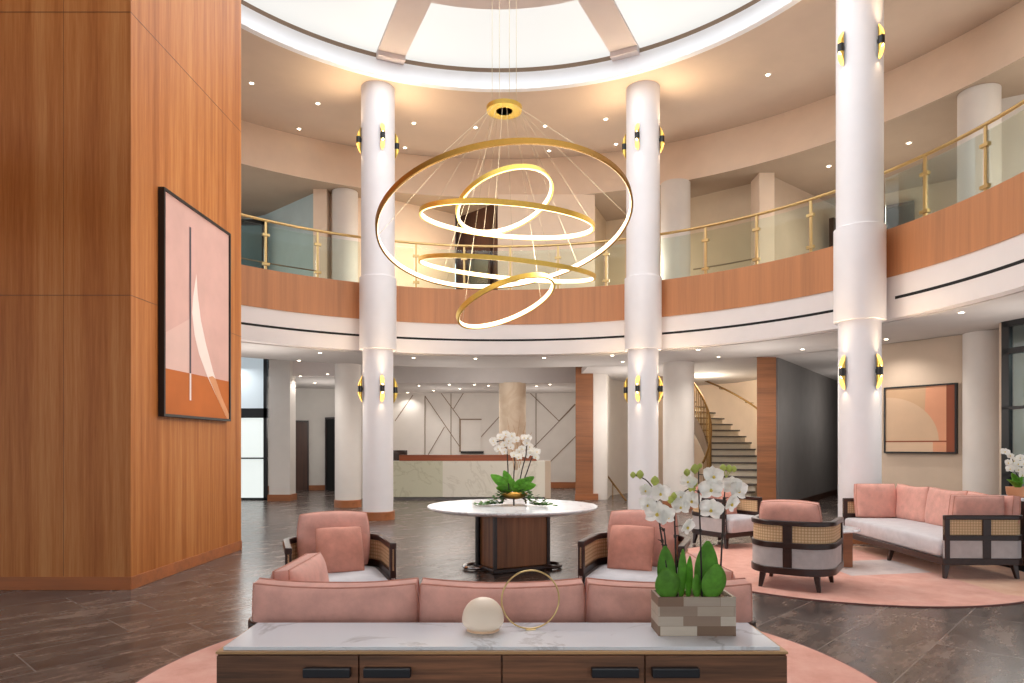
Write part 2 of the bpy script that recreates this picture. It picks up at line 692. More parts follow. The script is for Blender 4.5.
# balcony: white band with a black air slot, wood fascia, floor slab
band = MB().rev([(6.552, 4.10), (6.552, 3.80), (6.552, ZS), (6.75, ZS), (6.75, 4.118), (6.552, 4.118)], -112, 248, 220)
struct(band.build('wall_balcony', 'soffit'))
struct(MB().rev([(6.535, 4.118), (6.70, 4.118), (6.70, 4.87), (6.535, 4.87)], -112, 248, 220).build('wall_fascia', 'fascia'))
struct(MB().rev([(6.68, 4.5), (15, 4.5), (15, 4.8), (6.68, 4.8)], -112, 248, 176).build('floor_gallery', 'gceil'))
struct(MB().rev([(6.74, ZC), (8.95, ZC), (8.95, 4.5), (6.74, 4.5)], -112, 248, 176).build('ceiling', 'gceil'))
for k, (pa, pb) in enumerate(((-110, -25.2), (-22.2, 26.6), (30.4, 64.3), (70.2, 178))):
    s = MB().rev([(6.549, 3.755), (6.56, 3.755), (6.56, 3.80), (6.549, 3.80)], pa, pb, 60)
    struct(s.build('trim_%d' % (3 + k), 'void'))

# skylight: frosted panels between radial beams around a hub ring
sk = thing('window_1', None, None, (RX, RY, 9.16))
struct(sk)
BA = [-125.0, -73.0, -22.9, 26.4, 77.0, 129.0, 181.0]
for i, a in enumerate(BA):
    a1 = (BA + [BA[0] + 360])[i + 1]
    p = MB().rev([(3.55, 0), (5.7, 0), (5.7, .05), (3.55, .05)], a + .3, a1 - .3, 24, c=(0, 0))
    p.build('pane', 'sky', sk)
    b = MB()
    mt = Matrix.Rotation(-R(a), 4, 'Z')
    b.box(-.27, .27, 3.4, 5.53, -.05, .12, mat=mt)
    b.box(-.27, .27, 5.36, 5.53, -.14, -.05, mat=mt)
    b.build('beam', 'beam', sk)
MB().rev([(2.5, -.052), (3.6, -.052), (3.6, .12), (2.5, .12)], 0, 360, 64, c=(0, 0), full=True).build('hub_ring', 'beam', sk)
MB().lathe([(2.55, 0), (2.55, .05)], 48).build('pane', 'sky', sk)

# ------------------------------------------------------------------ columns
def column(label, u, y, z0, z1, r, parts, rot=0.0, name='column', group=None):
    x = (u - CX) / F * y
    t = thing(name, label, 'column', (x, y, z0), rot, group)
    for nm, mt, prof in parts:
        MB().lathe([(rr, zz - z0) for rr, zz in prof], 48).build(nm, mt, t, 40)
    return t, Vector((x, y, 0))


def big_parts():
    return [('plinth', 'plinth', [(.335, 0), (.335, .16), (.325, .17)]),
            ('lower_shaft', 'white', [(.305, .17), (.305, 3.44)]),
            ('collar', 'white', [(.30, 3.42), (.365, 3.42), (.37, 3.43), (.37, 4.86), (.36, 4.87)]),
            ('upper_shaft', 'white', [(.335, 4.87), (.335, 8.698)])]


COLS = [(378, 13.95, 'tall white column left of the ring chandelier'),
        (643, 13.95, 'tall white column right of the ring chandelier'),
        (859.5, 10.75, 'tall white column behind the barrel chair, widest of the rotunda columns')]
colpos = []
for u, y, lab in COLS:
    t, p = column(lab, u, y, 0, 8.7, .3, big_parts())
    colpos.append(p)

# far columns on the ground floor and their continuation on the gallery
for u, y, r, lab in ((348, 16.75, .31, 'white ground floor column behind the left tall column'),
                     (678.5, 16.4, .36, 'cream ground floor column in front of the curved stair'),
                     (984, 12.0, .315, 'pale ground floor column between the square painting and the black window')):
    column(lab, u, y, 0, ZC, r, [('plinth', 'plinth', [(r + .02, 0), (r + .02, .17), (r + .01, .18)]),
                                  ('shaft', 'pale', [(r, .18), (r, ZC - .002)])])
for u, y, r, lab in ((345, 16.75, .31, 'white gallery column behind the glass railing, left of the tall left column'),
                     (675.5, 16.2, .34, 'pale gallery column behind the railing just right of the tall right column'),
                     (979, 12.0, .32, 'wide gallery column behind the railing at far right')):
    column(lab, u, y, 4.8, 7.63, r, [('shaft', 'pale', [(r, 4.8), (r, 7.63)]),
                                      ('foot_ring', 'soffit', [(r + .015, 4.8), (r + .015, 4.86)])])
column('travertine clad column rising behind the reception desk', 512.5, 20.5, 0, 3.33, .4,
       [('plinth', 'plinth', [(.42, 0), (.42, .15)]), ('shaft', 'stone', [(.4, .15), (.4, 3.33)])])

# ------------------------------------------------------------------ wall sconces
def make_sconce():
    t = thing('wall_sconce', 'x', 'wall lamp')
    H, rr = .265, .043

    def half(s, inner):
        r0 = rr * (.93 if inner else 1)
        m = MB()
        vs, fs = [], []
        n = 20
        for k in range(n):
            a = 2 * pi * k / n
            # the tube end is cut on the slant: long against the column, short in front
            zt = .06 + (H - .06) * (.5 + .5 * cos(a)) ** .8
            x, y = r0 * sin(a), -r0 * cos(a) * -1
            vs += [(x, y, s * .05), (x, y, s * zt)]
        for k in range(n):
            k2 = (k + 1) % n
            fs.append((2 * k, 2 * k2, 2 * k2 + 1, 2 * k + 1))
        return m.add(vs, fs)
    for s in (1, -1):
        half(s, False).build('shade', 'gold', t, 60)
        half(s, True).build('reflector', 'sconcein', t, 60)
        MB().lathe([(0, s * .05), (.03, s * .055), (.032, s * .075), (0, s * .10)], 12).build('bulb', 'bulb', t, 60)
    MB().lathe([(rr * 1.1, -.06), (rr * 1.1, .06)], 24).build('sleeve', 'black', t, 40)
    MB().box(-.02, .02, .04, .07, -.03, .03).build('wall_bracket', 'black', t, 0)
    return t


proto = make_sconce()
first = True
SC = [  # column, bearing offsets, word for each
    (0, (0, -90, 90), ('facing the atrium', 'on its left side', 'on its right side'), 'left'),
    (1, (0, -90, 90), ('facing the atrium', 'on its left side', 'on its right side'), 'middle'),
    (2, (0, 90), ('left one of its pair', 'right one of its pair'), 'right')]
for ci, offs, words, side in SC:
    p = colpos[ci]
    base = atan2(RX - p.x, -(RY - p.y))      # rz that turns local -Y to the axis
    # local -Y -> (sin rz, -cos rz)
    d = Vector((RX - p.x, RY - p.y, 0)).normalized()
    base = atan2(d.x, -d.y)
    for lvl, zz, rad in (('upper', 7.60, .335), ('lower', 2.62, .305)):
        for o, w in zip(offs, words):
            rz = base + R(o)
            nx, ny = sin(rz), -cos(rz)
            loc = (p.x + nx * (rad + .055), p.y + ny * (rad + .055), zz)
            lab = '%s tube sconce on the %s tall column, %s' % (lvl, side, w)
            if first:
                proto.location = loc
                proto.rotation_euler = (0, 0, rz)
                proto['label'] = lab
                proto['group'] = 'tube sconces on the tall columns'
                first = False
            else:
                dup(proto, loc, rz, lab)
            up = 40 if lvl == 'upper' else 30
            q = Vector((loc[0], loc[1], zz))
            out = Vector((nx, ny, 0))
            aim = (out * .55 + Vector((0, 0, 1))).to_track_quat('-Z', 'Y').to_euler()
            light('SPOT', q + Vector((0, 0, .16)) + out * .03, up, WARM, .03, aim, 110, 1.0)
            light('SPOT', q + Vector((0, 0, .16)), 2.2, WARM, .015, (pi, 0, 0), 62, .8)
            light('SPOT', q - Vector((0, 0, .16)), 4.5, WARM, .015, (0, 0, 0), 62, .8)

# ------------------------------------------------------------------ gallery railing
def railing(a0, a1, posts, label, low=None):
    p0 = pol(6.795, (a0 + a1) / 2, 4.87)
    t = thing('balcony_railing', label, 'railing', p0, 0, 'glass railings around the gallery')

    def loc(r, a, z):
        return pol(r, a, z) - p0
    n = max(8, int((a1 - a0) / 1.5))
    MB().tube([loc(6.78, a0 + (a1 - a0) * i / n, 5.885) for i in range(n + 1)], .028, 12).build('handrail', 'brass', t, 60)
    if low:
        MB().tube([loc(6.86, low[0] + (low[1] - low[0]) * i / 12, 5.08) for i in range(13)], .014, 8).build('lower_rail', 'line', t, 60)
    edges = [a0] + list(posts) + [a1]
    for a in posts:
        m = MB()
        mt = Matrix.Translation(loc(6.78, a, 0)) @ Matrix.Rotation(-R(a), 4, 'Z')
        m.box(-.022, .022, -.012, .012, 4.80, 5.87, mat=mt)
        m.box(-.016, .016, .012, .04, 4.80, 5.80, mat=mt)
        po = m.build('post', 'brass', t, 0)
        for z in (5.03, 5.60):
            MB().box(-.07, .07, -.035, .02, z - .025, z + .025, mat=mt).build('clamp', 'brass', po, 0)
    for e0, e1 in zip(edges[:-1], edges[1:]):
        if e1 - e0 < 1.5:
            continue
        k = max(2, int((e1 - e0) / 2))
        g = MB().rev([(6.765, 4.84), (6.777, 4.84), (6.777, 5.78), (6.765, 5.78)], e0 + .35, e1 - .35, k, c=(RX - p0.x, RY - p0.y))
        g.v = [Vector((v.x, v.y, v.z - p0.z)) for v in g.v]
        g.build('glass_panel', 'glass', t, 30)
    return t


def bearing(u, r=6.795):
    # bearing at which the far side of the circle shows at column u
    best = min((abs(CX + F * pol(r, a / 10).x / pol(r, a / 10).y - u), a / 10) for a in range(-900, 1100) if pol(r, a / 10).y > 4)
    return best[1]


def fixz(t):
    return t


b = bearing
railing(-100, b(362), [b(196), b(265.5), b(317.5)], 'left section of brass and glass railing, beside the wood clad wall', (b(232), b(317)))
railing(b(394), b(627), [b(416), b(464), b(510.5), b(558), b(606.5)], 'middle section of brass and glass railing, behind the ring chandelier')
railing(b(659), b(838), [b(706), b(757), b(811.5)], 'section of brass and glass railing between the middle and right tall columns', (b(692), b(757)))
railing(b(884), 140, [b(925.5), b(986.5), b(1050), 104, 116, 128], 'right section of brass and glass railing, beyond the right tall column')

# ------------------------------------------------------------------ wood clad block on the left
wb = MB()
BXR, BY0, BY1 = -3.88, 7.14, 9.88
XN, XF = -3.925, -3.85          # right face, near and far corner
wb.prism([(-9.5, BY0), (XN, BY0), (XF, BY1), (-9.5, BY1)], 0, 8.7)
wl = struct(wb.build('wall_left', 'teak', smooth=0))
sm = MB()
for z in (3.05, 5.98):
    sm.box(-9.5, XN + .002, BY0 - .002, BY0 + .01, z - .0025, z + .0025)
    sm.prism([(XN - .01, BY0), (XN + .002, BY0), (XF + .002, BY1), (XF - .01, BY1)], z - .0025, z + .0025)
for x in (-4.62, -5.3, -5.98):
    sm.box(x - .0012, x + .0012, BY0 - .0015, BY0 + .01, .14, 8.7)
o = sm.build('panel_joint', 'door', wl, 0)
struct(MB().prism([(-9.5, BY0 - .01), (XN + .01, BY0 - .01), (XF + .01, BY1 + .01), (-9.5, BY1 + .01)], 0, .135).build('baseboard_left', 'base', smooth=0, bevel=.004))


def framed(name, label, cat, origin, xdir, w, h, shapes, mats, fw=.03, depth=.05):
    """A framed canvas: shapes are (material index, [(s, t) ...]) on the unit picture, later ones on top."""
    xd = Vector(xdir).normalized()
    nd = Vector((xd.y, -xd.x, 0))           # towards the viewer
    mt = Matrix(((xd.x, nd.x, 0, origin[0]), (xd.y, nd.y, 0, origin[1]), (0, 0, 1, origin[2]), (0, 0, 0, 1)))
    t = thing(name, label, cat, (0, 0, 0))
    t.matrix_world = mt
    f = MB()
    f.box(0, w, -.02, depth, 0, fw)
    f.box(0, w, -.02, depth, h - fw, h)
    f.box(0, fw, -.02, depth, fw, h - fw)
    f.box(w - fw, w, -.02, depth, fw, h - fw)
    f.build('frame', 'black', t, 0)
    c = MB()
    iw, ih = w - 2 * fw, h - 2 * fw
    c.box(fw, w - fw, 0, depth - .02, fw, h - fw, 0)
    for k, (mi, poly) in enumerate(shapes):
        y = depth - .019 + .0008 * k
        c.add([(fw + s * iw, y, fw + q * ih) for s, q in poly], [tuple(range(len(poly)))], mi)
    c.build('canvas', mats, t, 0, fix=False)
    return t


sail = [(.45, .70), (.47, .60), (.52, .48), (.60, .37), (.72, .24), (.86, .12), (1, .03), (1, 0), (.97, 0), (.80, .10), (.62, .21), (.49, .31),
        (.42, .40), (.385, .50), (.40, .58)]
low = [(.60, .37), (.72, .24), (.86, .12), (1, .03), (1, .0), (.97, 0), (.80, .10), (.69, .165), (.62, .21)]
below = [(.705, .215), (.76, .205), (.86, .12), (1, .03), (1, 0), (.97, 0), (.80, .10), (.64, .205)]
framed('framed_painting', 'tall black framed painting of pink and orange shapes on the wood wall', 'painting',
       (XN + .0142 + .021, 7.665, 1.82), (XF - XN, BY1 - BY0, 0), 1.72, 2.55, [
           (1, [(0, 0), (1, 0), (1, .205), (0, .205)]),
           (2, [(0, .205), (0, .36), (.36, .47), (.36, .205)]),
           (3, sail),
           (4, below),
           (5, [(.345, .205), (.37, .205), (.37, .91), (.345, .91)]),
           (3, [(.345, .075), (.37, .075), (.37, .205), (.345, .205)]),
       ], ['a_pink', 'a_orange', 'a_pale', 'a_white', 'a_orangel', 'a_line'])

# ------------------------------------------------------------------ ground floor walls
def wall(name, pts, z0, z1, mat, th=.12, base=None, n=None):
    w = MB().sweep(pts, z0, z1, th)
    o = struct(w.build(name, mat, None, 30))
    if base:
        struct(MB().sweep(pts, z0, z0 + .16, th + .03).build('baseboard_' + name.replace('wall_', ''), base, None, 0))
    return o


# raised ceiling beyond the ring on the reception and entrance side, ceiling plane on the stair side
struct(MB().box(-16, 2.3, 15.5, 26, 3.95, 4.1).build('ceiling_reception', 'gceil', smooth=0))
rc = [pol(8.9, a) for a in range(14, 152, 6)]
struct(MB().prism([(p.x, p.y) for p in rc] + [(18, 2), (18, 28), (1.95, 28)], ZC, ZC + .15).build('ceiling_right', 'gceil', smooth=0))
# reception alcove
struct(MB().box(-4.2, 2.5, 20.2, 24.4, 3.315, 3.9).build('ceiling_alcove', 'gceil', smooth=0))
struct(MB().box(-4.4, 2.6, 24.2, 24.4, 0, 3.4).build('wall_back', 'pale', smooth=0))
struct(MB().box(-4.3, -4.15, 19.3, 24.2, 0, 3.94).build('wall_alcove_left', 'pale', smooth=0))
struct(MB().prism([(2.28, 18.9), (2.62, 18.9), (2.75, 24.2), (2.5, 24.2)], 0, 3.9).build('wall_alcove_right', 'pale', smooth=0))
YB = 24.19
struct(MB().box(-4.1, 2.45, 24.15, 24.2, 0, .2).build('baseboard_back', 'plinth', smooth=0))
ln = MB()


def inlay(x0, y0, x1, y1, w=.026):
    a, bb = at(x0, y0, y=YB), at(x1, y1, y=YB)
    d = (bb - a).normalized()
    s = Vector((-d.z, 0, d.x)) * w / 2
    f = Vector((0, -.012, 0))
    ln.add([a + s, a - s, bb - s, bb + s, a + s + f, a - s + f, bb - s + f, bb + s + f],
           [(0, 1, 2, 3), (7, 6, 5, 4), (0, 4, 5, 1), (1, 5, 6, 2), (2, 6, 7, 3), (3, 7, 4, 0)])


for s in ((413, 395, 395, 421), (425, 396, 425, 462), (425, 396, 462, 450), (444.5, 427, 428, 455), (441, 393, 480, 446), (451, 393, 451, 455),
          (464, 392, 453.5, 409), (480, 438, 500, 416), (500, 416, 520, 404), (526, 389, 559, 421), (536, 392, 536, 448), (576, 404, 531, 450),
          (576, 436, 548, 464), (559, 421, 575, 404), (449, 455, 452, 470)):
    inlay(*s)
struct(ln.build('trim_7', 'line', None, 0))
# service hatch in the reception wall
hatch = MB()
hx0, hx1 = at(461, 420, y=YB).x, at(481, 420, y=YB).x
hz0, hz1 = at(461, 452, y=YB).z, at(461, 420, y=YB).z
struct(MB().box(hx0, hx1, YB - .03, YB, hz0, hz1).build('trim_8', 'pale', None, 0))
struct(MB().box(hx0 - .06, hx1 + .02, YB - .06, YB, hz1, hz1 + .04).box(hx0 - .06, hx0, YB - .05, YB, hz0, hz1).build('trim_9', 'line', None, 0))
struct(MB().box(hx0, hx1 + .1, YB - .16, YB, hz0 - .05, hz0 + .03).build('trim_10', 'black', None, 0))

# reception desk
dk = thing('reception_desk', 'long marble reception desk with a raised wood counter', 'desk', (-1, 18.95, 0))
MB().box(-.85, 1.96, 0, .06, .07, 1.055).build('front_panel', 'desk', dk, 0)
MB().box(-2.5, -.85, 0, .06, .07, 1.055).build('front_panel', 'deskg', dk, 0)
MB().box(1.96, 2.12, 0, .7, .03, 1.055).build('side_panel', 'taupe', dk, 0)
MB().box(-2.4, 1.95, .06, .6, 0, .07).build('toe_kick', 'grey', dk, 0)
MB().box(-2.5, 1.96, .06, .62, 1.0, 1.055).build('work_surface', 'desk', dk, 0)
MB().box(-2.1, 1.75, .34, .6, 1.055, 1.225).build('raised_counter', 'counter', dk, 0, .01)
for x in (-2.45, 1.89):
    MB().box(x, x + .06, .06, .6, .07, 1.0).build('end_panel', 'desk', dk, 0)

# a dark round backed desk chair, just seen past the left column
oc = thing('desk_chair', 'dark round backed chair behind the reception desk', 'chair', (at(398, 500, y=20.9).x, 20.9, 0), R(-20))
bk = MB()


def chairback(u, v):
    a = (u - .5) * 2.2
    return (.26 * sin(a), .24 * cos(a) * -1 * -1, .72 + .62 * v)


bk.surf(chairback, 12, 6)
bk.build('backrest', 'dwood', oc, 60, solid=.05)
MB().lathe([(.24, .44), (.26, .48), (.24, .52)], 24).build('seat', 'black', oc, 40)
MB().lathe([(.03, .06), (.03, .44)], 12).build('pedestal', 'chrome', oc, 40)
for k in range(5):
    a = 2 * pi * k / 5
    MB().tube([(0, 0, .08), (.26 * cos(a), .26 * sin(a), .03)], .02, 8).build('leg', 'black', oc, 40)

# wood piers
struct(MB().prism([(1.785, 18.8), (2.262, 18.8), (2.4, 20.1), (1.92, 20.1)], 0, 3.94).build('wall_pier_reception', 'pier', smooth=0))
struct(MB().prism([(1.765, 18.76), (2.40, 18.76), (2.5, 20.12), (1.9, 20.12)], 0, .17).build('baseboard_reception', 'plinth', smooth=0))
struct(MB().prism([(5.475, 15.3), (5.9, 15.3), (6.15, 16.0), (5.74, 16.0)], 0, ZC).build('wall_pier_stair', 'pier', smooth=0))
struct(MB().prism([(5.45, 15.26), (5.93, 15.26), (6.2, 16.03), (5.72, 16.03)], 0, .17).build('baseboard_stair', 'plinth', smooth=0))
# walls around the stair
wall('wall_stair_left', [(2.62, 19.0), (2.95, 20.6), (3.6, 21.5), (4.3, 22.4)], 0, 6, 'pale', base=None)
wall('wall_stair', [(4.2, 23.4)] + [(4.35 + 3.1 * sin(R(a)), 20.2 + 3.1 * cos(R(a))) for a in range(0, 95, 8)] + [(7.25, 17.6)], 0, 6, 'cream')
wall('wall_right_grey', [(5.93, 15.42), (7.4, 17.48), (10.3, 21.6), (13.2, 25.7)], 0, ZC, 'grey', base='door')
wall('wall_right_end', [(13.2, 25.7), (15.2, 24.4)], 0, ZC, 'grey')
wall('wall_right_return', [(15.2, 24.4), (7.22, 13.6)], 0, ZC, 'grey')
wall('wall_right', [(7.0, 13.82), (8.75, 11.2)], 0, ZC, 'taupe', base='door')

bg = at(885, 453, y=13.30)
fr = at(957.5, 453, y=12.28)
arc = [(0, .17)] + [(0, .86)] + [(.78 * sin(R(a)), .17 + .69 * cos(R(a))) for a in range(4, 91, 6)] + [(.78, .17)]
nrm = Vector((fr.y - bg.y, -(fr.x - bg.x), 0)).normalized()
p0 = Vector((7.22, 13.43, 1.36)) - Vector((0, 0, 0))
wd = Vector((8.75 - 7.0, 11.2 - 13.82, 0)).normalized()
nn = Vector((wd.y, -wd.x, 0))
q0 = Vector((7.0, 13.82, 0)) + wd * .55 + nn * .08
framed('framed_painting', 'square black framed painting with a sand coloured arc above the right sofa', 'painting',
       (q0.x, q0.y, 1.345), wd, 1.28, 1.26, [
           (1, [(.5, .17), (1, .17), (1, 1), (.5, 1)]),
           (2, [(0, .17), (.52, .17), (.58, .6), (.6, 1), (0, 1)]),
           (3, arc),
           (4, [(0, .148), (.94, .148), (.94, .17), (0, .17)]),
           (0, [(0, 0), (.7, 0), (.7, .148), (0, .148)]),
           (1, [(.7, 0), (.9, 0), (.9, .148), (.7, .148)]),
           (4, [(.885, 0), (1, 0), (1, 1), (.885, 1)])],
       ['a_beige', 'a_peach', 'a_sand', 'a_arc', 'a_brown'])

# black steel window on the right
wn = thing('window_2', None, None, (7.83, 10.95, 0), atan2(-3.6, .75))
struct(wn)
fw = MB()
for x in (0, .9, 1.8, 2.7, 3.6):
    fw.box(x, x + (.07 if x else .13), -.04, .04, 0, ZC)
for z in (0, 1.0, 2.06, 2.93, ZC - .09):
    fw.box(0, 3.67, -.04, .04, z, z + (.09 if z in (0, 2.93) or z > 3 else .045))
fw.build('frame', 'black', wn, 0)
MB().box(.05, 3.65, -.008, .008, .05, ZC - .05).build('pane', 'wglass', wn, 0)
struct(MB().box(11, 11.2, 5, 12.3, 0, ZC).build('wall_beyond_window', 'grey', smooth=0))
struct(MB().sweep([(8.75, 11.2), (7.83, 10.98)], 0, ZC, .1).build('wall_window_return', 'taupe', None, 0))

# ------------------------------------------------------------------ entrance on the left
en = thing('window_3', None, None, (-8.6, 18.8, 0))
struct(en)
e = MB()
e.box(0, 2.0, 0, .12, 2.24, 2.5)
for x0, x1 in ((0, .06), (.62, .70), (1.88, 1.97)):
    e.box(x0, x1, 0, .1, 0, 3.9)
e.box(0, 2.0, 0, .1, 0, .06)
e.box(0, 2.0, -.02, .02, 1.12, 1.16)
e.build('frame', 'black', en, 0)
MB().box(.06, 1.88, .04, .06, .06, 2.24).build('pane', 'day', en, 0)
MB().box(.06, 1.97, .04, .06, 2.5, 3.9).build('pane', 'dayb', en, 0)
struct(MB().box(-6.46, -5.9, 18.5, 19.0, 0, 3.95).build('wall_pier_entrance', 'pale', smooth=0))
struct(MB().box(-6.49, -5.87, 18.46, 19.03, 0, .17).build('baseboard_entrance', 'plinth', smooth=0))
struct(MB().box(-9.5, -3.7, 18.95, 23.6, 3.38, 3.6).build('ceiling_vestibule', 'gceil', smooth=0))
struct(MB().box(-6.46, -3.75, 18.75, 18.95, 3.38, 3.95).build('wall_beam_entrance', 'soffit', smooth=0))
wall('wall_vestibule', [(-9.5, 22.4), (-7.3, 22.85), (-5.9, 23.2), (-5.1, 23.1), (-4.2, 22.5)], 0, 3.5, 'pale', base='plinth')
d1 = thing('door_1', None, None, (at(297.5, 492, y=22.8).x, 22.83, 0), R(14))
struct(d1)
MB().box(-.36, .30, -.05, .05, 0, 2.25).build('door_leaf', 'door', d1, 0)
MB().box(-.41, -.36, -.07, .06, 0, 2.3).box(.30, .35, -.07, .06, 0, 2.3).box(-.41, .35, -.07, .06, 2.25, 2.31).build('door_frame', 'dwood', d1, 0)
d2 = thing('door_2', None, None, (at(335, 492, y=22.3).x, 22.55, 0), R(-34))
struct(d2)
MB().box(-.45, .45, -.05, .05, 0, 2.35).build('door_leaf', 'void', d2, 0)
MB().box(-.5, -.45, -.07, .06, 0, 2.4).box(.45, .5, -.07, .06, 0, 2.4).box(-.5, .5, -.07, .06, 2.35, 2.41).build('door_frame', 'dwood', d2, 0)
struct(MB().box(-4.45, -4.3, 18.9, 22.9, 0, 3.94).build('wall_entrance_right', 'pale', smooth=0))
struct(MB().box(-14, -8.6, 18.8, 18.95, 0, 4).build('wall_entrance_left', 'pale', smooth=0))

# ------------------------------------------------------------------ curved staircase
SCX, SCY, RI, RO = 4.35, 18.6, 1.0, 2.25
st = thing('curved_staircase', 'curved stair with dark treads and brass balusters behind the orchids', 'staircase', (SCX, SCY, 0))
NS = 26
for k in range(NS):
    # angle from +X towards +Y
    a0, a1 = R(-53 + 7.5 * k), R(-53 + 7.5 * (k + 1))
    z = .175 * (k + 1)
    ring = []
    seg = [a0 + (a1 - a0) * i / 3 for i in range(4)]
    poly = [(RI * cos(a), RI * sin(a)) for a in seg] + [(RO * cos(a), RO * sin(a)) for a in reversed(seg)]
    lo = max(0, z - .42)
    sp = MB()
    sp.prism(poly, lo, z - .04, 1)
    seg2 = [a0 - .03 + (a1 - a0 + .03) * i / 3 for i in range(4)]
    poly2 = [(RI * cos(a), RI * sin(a)) for a in seg2] + [(RO * cos(a), RO * sin(a)) for a in reversed(seg2)]
    sp.prism(poly2, z - .04, z, 0)
    sp.build('step', ['tread', 'riser'], st, 20)
    mid = (a0 + a1) / 2
    for q in (.3, .75):
        am = a0 + (a1 - a0) * q
        MB().tube([((RI + .03) * cos(am), (RI + .03) * sin(am), z - .3 if z > .35 else 0),
                   ((RI + .03) * cos(am), (RI + .03) * sin(am), z + .93 + .175 * (q - .5))], .012, 6).build('baluster', 'stairbrass', st, 60)
MB().tube([((RI + .03) * cos(R(-53 + 7.5 * k)), (RI + .03) * sin(R(-53 + 7.5 * k)), .95 + .175 * k + .09) for k in range(NS + 1)], .03, 8).build('handrail', 'stairbrass', st, 60)
sg = MB()
n = NS * 2
vs, fs = [], []
for i in range(n + 1):
    a = R(-53 + 7.5 * i / 2)
    zz = .175 * i / 2
    for r in (RI - .03, RI):
        vs += [(r * cos(a), r * sin(a), max(0, zz - .3)), (r * cos(a), r * sin(a), zz + .2)]
for i in range(n):
    a, bb = 4 * i, 4 * i + 4
    fs += [(a, bb, bb + 1, a + 1), (a + 2, a + 3, bb + 3, bb + 2), (a + 1, bb + 1, bb + 3, a + 3), (a, a + 2, bb + 2, bb)]
sg.add(vs, fs)
sg.build('stringer', 'line', st, 30)

# handrail fixed to the outer stair wall
hr = thing('wall_handrail', 'brass handrail rising along the cream wall above the curved stair', 'handrail', (SCX, SCY, 0))
pts = []
for i in range(20):
    a = -20 + i * 5.0
    rr = 2.62 if a < 40 else 2.62 + (a - 40) * .012
    pts.append((rr * cos(R(a)), rr * sin(R(a)) + (.4 if a > 40 else .0) * min(1, (a - 40) / 30 if a > 40 else 0), .95 + .175 * (a + 53) / 7.5))
MB().tube(pts, .028, 8).build('rail', 'stairbrass', hr, 60)
for i in (5, 9, 13, 17):
    p = Vector(pts[i])
    q = p + Vector((p.x, p.y, 0)).normalized() * .3
    MB().tube([p, (p.x, p.y, p.z - .06), (q.x, q.y, p.z - .06)], .012, 6).build('bracket', 'stairbrass', hr, 60)
# handrail going down on the left of the stair hall
h2 = thing('wall_handrail', 'brass handrail sloping down beside the wood pier right of reception', 'handrail', (at(598, 500, y=20).x, 20, 0))
A = Vector((0, 0, at(598, 463, y=20).z))
Bp = at(626, 503, y=18.2) - Vector((at(598, 500, y=20).x, 20, 0))
Bp.z = max(.03, Bp.z)
MB().tube([A + Vector((-.08, .1, 0)), A, A + (Bp - A) * .5, Bp], .025, 8).build('rail', 'stairbrass', h2, 60)
MB().tube([A + (Bp - A) * .1, A + (Bp - A) * .1 + Vector((0, 0, -.5)), (A.x + (Bp.x - A.x) * .1, (Bp.y - A.y) * .1, 0)], .014, 6).build('support', 'stairbrass', h2, 60)
MB().tube([A + (Bp - A) * .55, ((Bp.x - A.x) * .55, (Bp.y - A.y) * .55, 0)], .014, 6).build('support', 'stairbrass', h2, 60)

# ------------------------------------------------------------------ gallery walls
def gwall(name, pts, mat, z1=7.64):
    return wall(name, pts, 4.8, z1, mat)


gwall('wall_gallery_left', [(-11, 20.5), (-6.5, 18.45), (-4.62, 16.75)], 'bluish')
struct(MB().box(-4.72, -4.4, 16.55, 16.95, 4.8, 7.64).build('wall_gallery_pier_left', 'cream', smooth=0))
gwall('wall_gallery_niche', [(-4.4, 16.9), (-2.95, 17.6)], 'cream')
gwall('wall_gallery_centre', [(-2.95, 17.35), (-1.5, 18.4)], 'cream')
gwall('wall_gallery_brown', [(-1.42, 18.7), (-.28, 17.5)], 'door')
gd = thing('door_3', None, None, (-.75, 17.98, 4.8), atan2(-1.2, 1.14))
struct(gd)
MB().box(-.42, .42, -.13, -.07, 0, 1.55).build('door_leaf', 'wglass', gd, 0)
MB().box(-.5, -.42, -.14, -.06, 0, 1.6).box(.42, .5, -.14, -.06, 0, 1.6).box(-.5, .5, -.14, -.06, 1.55, 1.72).build('door_frame', 'dwood', gd, 0)
struct(MB().box(-.3, 2.08, 16.9, 17.6, 4.8, 7.64).build('wall_gallery_middle', 'cream', smooth=0))
gwall('wall_gallery_recess', [(2.08, 17.6), (2.6, 19), (4.4, 18.2), (4.6, 17.4)], 'tan')
gwall('wall_gallery_tan', [(4.4, 17.3), (5.75, 16.2)], 'tan')
struct(MB().box(5.62, 5.96, 15.55, 16.1, 4.8, 7.64).build('wall_gallery_pier_right', 'cream', smooth=0))
gwall('wall_gallery_grey', [(5.96, 15.8), (7.4, 17.0), (9.2, 18.5)], 'taupe')
gwall('wall_gallery_far', [(8.6, 17.4), (10.4, 15.9)], 'tan')
gwall('wall_gallery_right', [(10.4, 15.9), (8.4, 12.5), (9.2, 12.0), (9.7, 9.0), (9.7, 3.0)], 'pale')
# dark framed openings on the gallery
def opening(name, u0, u1, zt, y, rz, leaf):
    t = thing(name, None, None, (at((u0 + u1) / 2, 200, y=y).x, y, 4.8), rz)
    struct(t)
    w = (u1 - u0) / F * y / 2
    MB().box(-w, w, -.03, .03, 0, zt).build('door_leaf', leaf, t, 0)
    MB().box(-w - .07, -w, -.06, .05, 0, zt + .08).box(w, w + .07, -.06, .05, 0, zt + .08).box(-w, w, -.06, .05, zt, zt + .08).build('door_frame', 'dwood', t, 0)
    return t


